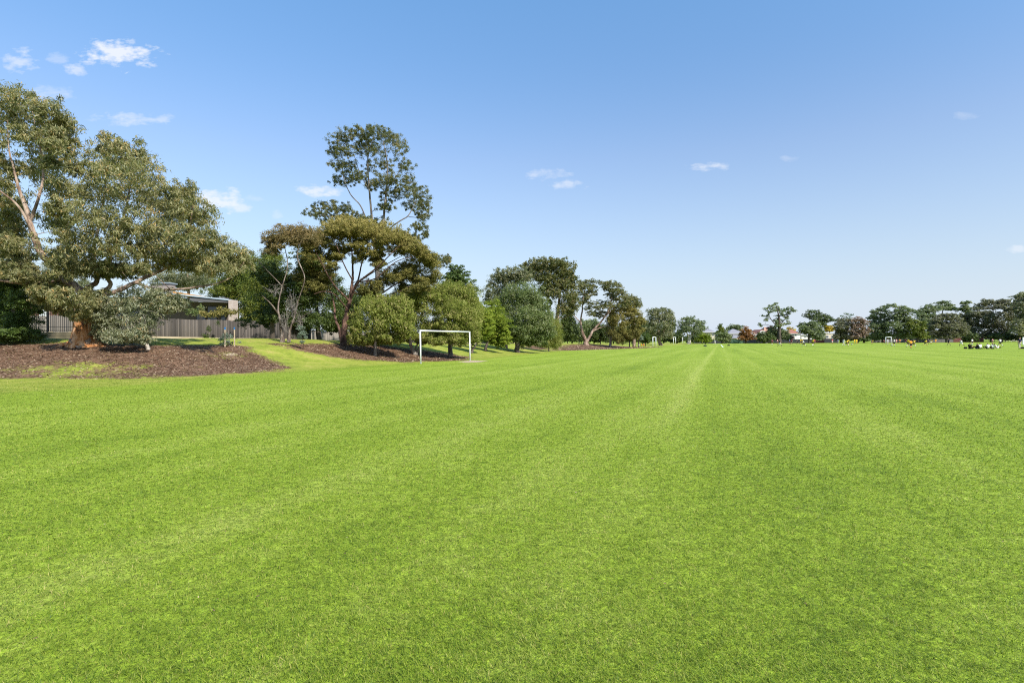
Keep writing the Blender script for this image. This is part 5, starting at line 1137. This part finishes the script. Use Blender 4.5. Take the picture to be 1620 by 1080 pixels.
# local axes: x to the figure's right, y forward, z up; 1.75 m tall
def pose(kind):
    P = dict(pel=(0,0,.95), wst=(0,.01,1.10), chs=(0,.0,1.32), nck=(0,.0,1.50), hd=(0,.02,1.62), top=(0,.01,1.71))
    for s, n in ((-1, 'l'), (1, 'r')):
        P['sh'+n] = (s*.18,0,1.43); P['el'+n] = (s*.25,-.02,1.14); P['wr'+n] = (s*.26,.07,.90)
        P['hp'+n] = (s*.095,0,.91); P['kn'+n] = (s*.11,.03,.49); P['an'+n] = (s*.12,-.02,.085)
    if kind == 'run':
        P.update(wst=(0,.05,1.09), chs=(0,.12,1.30), nck=(0,.18,1.46), hd=(0,.24,1.57), top=(0,.25,1.66), shl=(-.18,.10,1.40), shr=(.18,.20,1.40),
                 ell=(-.27,.28,1.20), wrl=(-.18,.45,1.32), elr=(.28,-.04,1.22), wrr=(.27,.02,.98), hpl=(-.095,0,.91), knl=(-.11,-.12,.52), anl=(-.12,-.50,.42), hpr=(.095,.02,.92), knr=(.11,.36,.68), anr=(.12,.32,.24))
    if kind == 'stride':
        P.update(knl=(-.12,.26,.55), anl=(-.13,.38,.11), knr=(.12,-.12,.48), anr=(.13,-.46,.16), ell=(-.29,-.14,1.18), wrl=(-.30,-.02,.96), elr=(.29,.16,1.18), wrr=(.24,.34,1.10), chs=(0,.05,1.32), nck=(0,.07,1.49), hd=(0,.1,1.61), top=(0,.1,1.70))
    if kind == 'kick':
        P.update(knl=(-.16,.34,.62), anl=(-.22,.66,.30), knr=(.11,-.02,.49), anr=(.12,-.10,.085), ell=(-.42,-.02,1.30), wrl=(-.62,.02,1.22), elr=(.40,.05,1.26), wrr=(.60,.12,1.12))
    if kind == 'bend':
        P.update(pel=(0,-.10,.86), wst=(0,.05,.98), chs=(0,.24,1.10), nck=(0,.38,1.20), hd=(0,.48,1.26), top=(0,.54,1.32), shl=(-.18,.30,1.15), shr=(.18,.30,1.15), ell=(-.22,.30,.86), wrl=(-.16,.28,.62), elr=(.22,.30,.86), wrr=(.16,.28,.62),
                 hpl=(-.1,-.08,.83), hpr=(.1,-.08,.83), knl=(-.16,.12,.47), knr=(.16,.12,.47), anl=(-.16,-.02,.085), anr=(.16,-.02,.085))
    if kind == 'sit':
        P.update(pel=(0,0,.14), wst=(0,-.06,.30), chs=(0,-.08,.52), nck=(0,-.03,.69), hd=(0,.02,.81), top=(0,.01,.90), shl=(-.18,-.06,.62), shr=(.18,-.06,.62), ell=(-.27,.08,.40), wrl=(-.14,.32,.40), elr=(.27,.08,.40), wrr=(.14,.32,.40),
                 hpl=(-.1,.04,.13), hpr=(.1,.04,.13), knl=(-.20,.42,.46), knr=(.20,.42,.46), anl=(-.14,.66,.08), anr=(.14,.66,.08))
    if kind == 'recline':
        P.update(pel=(0,0,.13), wst=(0,-.14,.24), chs=(0,-.32,.38), nck=(0,-.44,.50), hd=(0,-.48,.62), top=(0,-.50,.71), shl=(-.18,-.40,.44), shr=(.18,-.40,.44), ell=(-.26,-.52,.22), wrl=(-.27,-.62,.04), elr=(.26,-.52,.22), wrr=(.27,-.62,.04),
                 hpl=(-.1,.05,.12), hpr=(.1,.05,.12), knl=(-.12,.46,.22), knr=(.14,.44,.36), anl=(-.12,.88,.07), anr=(.13,.76,.08))
    return P
def v_(a): return Vector(a)
def figure_meshes(kind, long_trousers=False):
    P = {k: v_(a) for k, a in pose(kind).items()}
    V, E = [], []
    def add(p, r, par=None, r2=None):
        V.append((p[0], p[1], p[2], r, r2 if r2 else r)); i = len(V)-1
        if par is not None: E.append((par, i))
        return i
    pel = add(P['pel'], .125, None, .10); w_ = add(P['wst'], .115, pel, .09); ch = add(P['chs'], .125, w_, .085); nb = add(P['nck']*.8+P['chs']*.2, .075, ch)
    nk = add(P['nck'], .052, nb); h1 = add(P['hd']*.55+P['nck']*.45, .062, nk); hd = add(P['hd'], .082, h1, .09); tp = add(P['top'], .055, hd)
    fw = (P['hd']-P['nck']); 
    for n, s in (('l', -1), ('r', 1)):
        sh = add(P['sh'+n], .062, ch); ue = add(P['sh'+n]*.5+P['el'+n]*.5, .050, sh); el = add(P['el'+n], .040, ue); fa = add(P['el'+n]*.55+P['wr'+n]*.45, .038, el); wr = add(P['wr'+n], .026, fa)
        d = (P['wr'+n]-P['el'+n]).normalized(); pc = P['wr'+n]+d*.055; pm_ = add(pc, .034, wr, .022)
        sdv = Vector((0, 1, 0)) if abs(d.y) < .8 else Vector((1, 0, 0)); sdv = (sdv-d*sdv.dot(d)).normalized(); cur = d.cross(sdv)*s
        for q, (off, ln) in enumerate(((-.027, .068), (-.009, .08), (.010, .076), (.028, .058))):
            k0 = add(pc+d*.042+sdv*off, .0095, pm_); k1 = add(pc+d*(.042+ln*.5)+sdv*off*1.1+cur*.006, .009, k0); add(pc+d*(.042+ln*.9)+sdv*off*1.1+cur*.022, .0075, k1)
        t0 = add(pc-d*.012+sdv*-.034, .012, pm_); t1 = add(pc+d*.02-sdv*.055+cur*.012, .0105, t0); add(pc+d*.048-sdv*.060+cur*.02, .0085, t1)
        hp = add(P['hp'+n], .095, pel); th = add(P['hp'+n]*.5+P['kn'+n]*.5, .078, hp); kn = add(P['kn'+n], .056, th); cf = add(P['kn'+n]*.65+P['an'+n]*.35, .056, kn); an = add(P['an'+n], .036, cf)
    body = skin_obj(V, E, 'body')
    def part(rows, name): 
        VV, EE = [], []
        for chain in rows:
            prev = None
            for it in chain:
                if isinstance(it, int): prev = it; continue
                VV.append(it); i = len(VV)-1
                if prev is not None: EE.append((prev, i))
                prev = i
        return skin_obj(VV, EE, name)
    def q(p, r, r2=None): return (p[0], p[1], p[2], r, r2 or r)
    mix = lambda a, b, t: P[a]*(1-t)+P[b]*t
    shirt = part([[q(mix('pel', 'wst', .1), .165, .135), q(P['wst'], .160, .130), q(P['chs'], .190, .150), q(mix('chs', 'nck', .62), .135, .115), q(mix('chs', 'nck', .85), .085)],
                  [2, q(P['shl'], .088), q(mix('shl', 'ell', .4), .076), q(mix('shl', 'ell', .8), .068)], [2, q(P['shr'], .088), q(mix('shr', 'elr', .4), .076), q(mix('shr', 'elr', .8), .068)]], 'shirt')
    if long_trousers:
        shorts = part([[q(P['pel'], .140, .120), q(P['hpl'], .105), q(mix('hpl', 'knl', .5), .098), q(P['knl'], .080), q(mix('knl', 'anl', .95), .068)], [0, q(P['hpr'], .115), q(mix('hpr', 'knr', .5), .098), q(P['knr'], .080), q(mix('knr', 'anr', .95), .068)]], 'trousers')
    else:
        shorts = part([[q(P['pel'], .158, .132), q(P['hpl'], .124), q(mix('hpl', 'knl', .45), .110), q(mix('hpl', 'knl', .72), .100)], [0, q(P['hpr'], .124), q(mix('hpr', 'knr', .45), .110), q(mix('hpr', 'knr', .72), .100)]], 'shorts')
    feet = []; 
    for n in 'lr':
        a_ = P['an'+n]; low = (a_-P['kn'+n]).normalized(); f = Vector((0, 1, 0)); f = (f-low*f.dot(low)).normalized()
        heel = a_+low*.045-f*.03; ball = a_+low*.050+f*.11; toe = a_+low*.052+f*.19
        feet.append(part([[q(a_, .046), q(heel, .042), q(ball, .045, .034), q(toe, .030, .022)]], 'shoe'))
    socks = []
    for n in 'lr': socks.append(part([[q(mix('kn'+n, 'an'+n, .15), .060), q(mix('kn'+n, 'an'+n, .5), .060), q(mix('kn'+n, 'an'+n, .92), .044)]], 'sock'))
    up = (P['top']-P['hd']).normalized(); bk = Vector((0, -1, 0))
    hair = part([[q(P['top']+up*.028+bk*.012, .072, .080), q(P['hd']+up*.03+bk*.038, .086, .080), q(P['hd']-up*.035+bk*.055, .060)]], 'hair')
    fc = MB()   # nose, ears, eyes, mouth
    fwd = (Vector((0, 1, 0))-up*up.y).normalized(); rt = fwd.cross(up)
    c = P['hd']; nose = [c+fwd*.060+up*.016, c+fwd*.096-up*.018, c+fwd*.060-up*.028+rt*.017, c+fwd*.060-up*.028-rt*.017]; fc.poly(nose, [(0, 2, 1), (0, 1, 3), (1, 2, 3), (0, 3, 2)])
    for s in (-1, 1): fc.tube([c+rt*s*.055, c+rt*s*.080-fwd*.004], [.026, .018], 8)
    ft = MB()
    for s in (-1, 1): ft.tube([c+rt*s*.027+fwd*.050+up*.016, c+rt*s*.027+fwd*.074+up*.016], [.011, .008], 8)
    ft.tube([c+fwd*.060-up*.045-rt*.024, c+fwd*.069-up*.047, c+fwd*.060-up*.045+rt*.024], .006, 6)
    face = bpy.data.meshes.new('face'); face.from_pydata([tuple(x) for x in fc.v], [], fc.f); feat = bpy.data.meshes.new('features'); feat.from_pydata([tuple(x) for x in ft.v], [], ft.f)
    allv = [v.co.z for m_ in feet+[body] for v in m_.vertices]; zmin = min(allv)
    for m_ in [body, shirt, shorts, hair, face, feat]+feet+socks: m_.transform(Matrix.Translation((0, 0, -zmin)))
    return dict(body=body, shirt=shirt, legs=shorts, feet=feet, socks=socks, hair=hair, face=face, feat=feat, trousers=long_trousers)
FIG = {k: figure_meshes(k) for k in ('stand', 'run', 'stride', 'kick', 'bend', 'sit', 'recline')}
FIG['man'] = figure_meshes('stand', True)
COL = dict(white=(.78, .78, .80), yellow=(.85, .60, .03), orange=(.80, .33, .03), navy=(.012, .018, .045), black=(.012, .012, .014), maroon=(.22, .03, .05), pink=(.62, .30, .30), grey=(.50, .50, .54), khaki=(.46, .41, .32), blue=(.04, .09, .25), red=(.55, .06, .05),
           skin=(.50, .30, .21), skin2=(.32, .18, .12), dark=(.018, .012, .009), brown=(.08, .045, .025), bald=(.52, .30, .22))
def cm(c): return simple('cloth_'+c, COL[c], tuple(x*.85 for x in COL[c]), 9, .85, .2)
cache = {}
def colmesh(key, me, mat):
    k = (key, mat.name)
    if k not in cache:
        m2 = me.copy(); m2.materials.clear(); m2.materials.append(mat); cache[k] = m2
    return cache[k]
def person(px, py, kind, shirt, legs, socks, label, face_=0, hair='dark', skin='skin', h=None, group=None, Y=None, shoes='black'):
    B = hit(px, py) if Y is None else on(px, Y)
    root = empty('person', B, R(face_)); tag(root, label, 'person', group)
    F_ = FIG[kind]
    if h: root.scale = (h/1.75,)*3
    sk = simple(skin, COL[skin], tuple(x*.9 for x in COL[skin]), 9, .6, .3)
    b = link('body', colmesh(kind+'b', F_['body'], sk), None, root)
    link('face', colmesh(kind+'f', F_['face'], sk), None, b); link('facial_features', colmesh(kind+'e', F_['feat'], cm('dark')), None, b)
    link('hair', colmesh(kind+'h', F_['hair'], cm(hair)), None, root)
    link('shirt', colmesh(kind+'s', F_['shirt'], cm(shirt)), None, root)
    link('trousers' if F_['trousers'] else 'shorts', colmesh(kind+'l', F_['legs'], cm(legs)), None, root)
    for i, m_ in enumerate(F_['feet']): link('shoe', colmesh(kind+'ft%d' % i, m_, cm(shoes)), None, root)
    if not F_['trousers']:
        for i, m_ in enumerate(F_['socks']): link('sock', colmesh(kind+'sk%d' % i, m_, cm(socks)), None, root)
    return root
GP = 'players spread over the far field'; GS = 'players sitting in a line on the grass'
# (px, foot py, pose, shirt, shorts, socks, label, facing)
ppl = [
 (1131,545.3,'stride','white','white','white','small distant person in all white in front of the dark fence',60),
 (1221.5,545.6,'stand','maroon','black','white','player in maroon left of the airy gum trunk',160),
 (1230,544.6,'stand','pink','navy','navy','player in pink behind the running navy player',200),
 (1233.6,548.0,'run','navy','white','black','running player in navy with white shorts below the airy gum',-80),
 (1249,544.2,'stand','blue','navy','navy','distant player in blue before the dark grey fence',180),
 (1252,545.4,'stride','maroon','navy','navy','player in maroon and navy in front of the red-roofed house',100),
 (1262.4,544.8,'run','navy','navy','black','running player all in navy right of the red-roofed house',90),
 (1266.8,544.0,'stand','yellow','black','yellow','yellow-shirted player, left one of the pair by the white house',180),
 (1269.3,544.0,'stand','yellow','black','yellow','yellow-shirted player, right one of the pair by the white house',150),
 (1271.7,548.3,'run','white','black','white','white-shirted player with black shorts near the round tree trunk',80),
 (1285.9,547.2,'stride','yellow','black','white','yellow-shirted player in black shorts right of the round tree trunk',-70),
 (1288.6,544.0,'stand','red','navy','navy','distant player in red behind the yellow-shirted one',180),
 (1316.8,543.9,'stand','red','white','red','distant player in red and white in front of the cream house',180),
 (1325.6,543.9,'stand','blue','blue','blue','distant figure in dark blue right of the cream house',180),
 (1334.6,546.8,'stride','white','white','white','player in all white left of the two yellow players at the ball',-90),
 (1339.2,547.6,'run','yellow','black','white','yellow player chasing the ball, left one of the two',-95),
 (1341.8,546.6,'stride','yellow','black','yellow','yellow player chasing the ball, right one of the two',-60),
 (1352,544.4,'stand','yellow','yellow','yellow','yellow-clad player just right of the ball',180),
 (1355.2,544.4,'stand','yellow','yellow','yellow','yellow-clad player second right of the ball by the hedge',170),
 (1379.6,544.1,'bend','yellow','black','yellow','yellow-shirted player leaning forward left of the distant goal',180),
 (1399,545.0,'run','maroon','navy','navy','player in maroon and navy beside the distant goal post',100),
 (1404.2,545.6,'stand','grey','grey','grey','goalkeeper in grey standing in the distant goal mouth',180),
 (1414.9,548.0,'kick','white','black','white','white-shirted player kicking right of the distant goal',60),
 (1418.2,543.6,'stand','pink','pink','pink','small figure in pink behind the kicking white player',180),
 (1423.5,543.8,'stand','orange','black','orange','orange-shirted player right of the kicking white player',180),
 (1432.5,543.9,'stride','maroon','navy','navy','player in dark maroon left of the yellow trio',90),
 (1437,549.2,'stride','yellow','black','white','yellow player with leg stretched out left of the orange one',80),
 (1441,551.3,'run','orange','black','orange','orange-shirted player nearest in the running trio',-30),
 (1445.3,548.6,'run','yellow','black','white','yellow player at the right of the running trio',-90),
 (1463.8,546.9,'run','yellow','black','orange','lone yellow player with orange socks before the brown dome tree',-85),
 (1468.8,544.4,'stand','navy','navy','navy','distant figure in navy behind the lone yellow player',180),
 (1472.8,544.6,'bend','yellow','white','yellow','yellow player bending with hands on knees',180),
 (1480.3,543.2,'stand','orange','orange','orange','orange-shirted player right of the bending one',180),
 (1501,546.6,'stride','navy','black','black','figure all in navy walking below the brown dome tree',80),
 (1521.3,547.6,'run','white','white','black','white-clad player running left of the seated line',85),
 (1538,545.6,'stand','white','navy','white','white-shirted player standing behind the seated ones',180),
 (1570.3,543.8,'stand','pink','black','pink','distant player in pink and black beyond the seated line',180),
 (1582.5,548.4,'stride','white','black','white','white-shirted player in black shorts behind the right end of the seated line',20)]
for px, py, kd, s, l_, so_, lb, f_ in ppl: person(px, py, kd, s, l_, so_, lb, f_, group=GP)
for px, kd, s, l_, lb, f_ in [
 (1534.5,'sit','black','black','person in black sitting at the left end of the line',-60),
 (1546,'sit','black','navy','person in black sitting between the first two white shirts',30),
 (1550.2,'sit','white','black','first white-shirted person from the left in the seated line',-10),
 (1562.4,'sit','white','black','white-shirted person seated alone in the middle of the line',8),
 (1570.2,'sit','white','black','white-shirted person seated third along in the line',-5),
 (1576.5,'recline','white','white','white-clad person leaning back at the right end of the line',-70)]:
    person(px, 551.9, kd, s, l_, 'black', lb, f_, group=GS, h=1.86)
person(1613.3, 551.8, 'man', 'navy', 'khaki', 'black', 'man in navy top and khaki trousers standing at the far right', 10, hair='bald', h=1.9)

# ball, bags, cones, birds
def ball(px, py, lb, c1='ball_white', r=.13):
    B = hit(px, py); me = bpy.data.meshes.new('ball'); import bmesh; bm = bmesh.new(); bmesh.ops.create_icosphere(bm, subdivisions=3, radius=r); bm.to_mesh(me); bm.free()
    for p in me.polygons: p.use_smooth = True
    m, n, l, b = newmat('ball_'+lb[:5]); vr = n.new('ShaderNodeTexVoronoi'); vr.inputs['Scale'].default_value = 9; tcn = n.new('ShaderNodeTexCoord'); l.new(tcn.outputs['Object'], vr.inputs[0])
    l.new(ramp(n, l, vr.outputs['Distance'], [(.25, (.02, .02, .02)), (.3, (.3, .3, .3))]), b.inputs['Base Color'])
    o = link('soccer_ball', me, m); o.location = B+Vector((0, 0, r)); tag(o, lb, 'ball')
ball(1347.4, 545.4, 'dark soccer ball beside the two yellow players', r=.2)
ball(1411.3, 547.4, 'soccer ball at the foot of the kicking white player', r=.15)
def bag(px, py, lb, L_=.7, c='black'):
    B = hit(px, py); r_ = empty('bag_shape', B, random.uniform(-.5, .5)); tag(r_, lb, 'bag'); m = MB()
    m.tube([Vector((-L_/2+.04*abs(i-3)*0+L_*i/6, 0, .15)) for i in range(7)], [.09, .15, .16, .16, .16, .15, .09], 12); m.build('body', cm(c), r_, True)
    m = MB(); m.tube([Vector((-.14, 0, .30)), Vector((-.10, 0, .40)), Vector((.10, 0, .40)), Vector((.14, 0, .30))], .015, 6); m.build('handle', cm(c), r_)
bag(1619.5, 551.6, 'black bag on the grass at the man in khaki trousers', 1.0)
bag(1527.5, 551.6, 'flat black bag shape for the shadow left of the seated line', .5)  # added dark shape for the left sitter's cast shadow on the grass
bag(1115.5, 547.6, 'dark lump on the grass in front of the corner shrub', .9, 'navy')
bag(1152.8, 546.8, 'small dark bag on the grass before the grey-roofed house', .7, 'black')
for px, c, lb in ((1010.5, 'white', 'white cone lying on the grass left of the second goal'), (1015, 'orange', 'orange marker cone left of the second goal'), (1018, 'red', 'red marker cone left of the second goal'), (1020.3, 'yellow', 'yellow marker cone left of the second goal')):
    B = hit(px, 546.3); r_ = empty('marker_cone', B); tag(r_, lb, 'cone', 'marker cones on the verge'); m = MB(); m.tube([Vector((0, 0, 0)), Vector((0, 0, .03))], [.30, .30], 4); m.build('base', cm(c), r_)
    m = MB(); m.tube([Vector((0, 0, .033)), Vector((0, 0, .25)), Vector((0, 0, .42))], [.2, .12, .04], 12); m.build('cone_body', cm(c), r_, True)
# white board at the right edge, fabric banner behind the players
B = on(1621, 120); r_ = empty('sign_board', B); tag(r_, 'white upright board at the far right edge behind the man', 'board'); m = MB(); m.box(-.45, .75, -.03, .03, .45, 2.0); m.build('panel', simple('board_white', (.75, .78, .76)), r_)
for x in (-.35, .65): m = MB(); m.box(x-.03, x+.03, -.07, -.033, -.1, 2.05); m.build('post', simple('board_post', (.4, .4, .4)), r_)
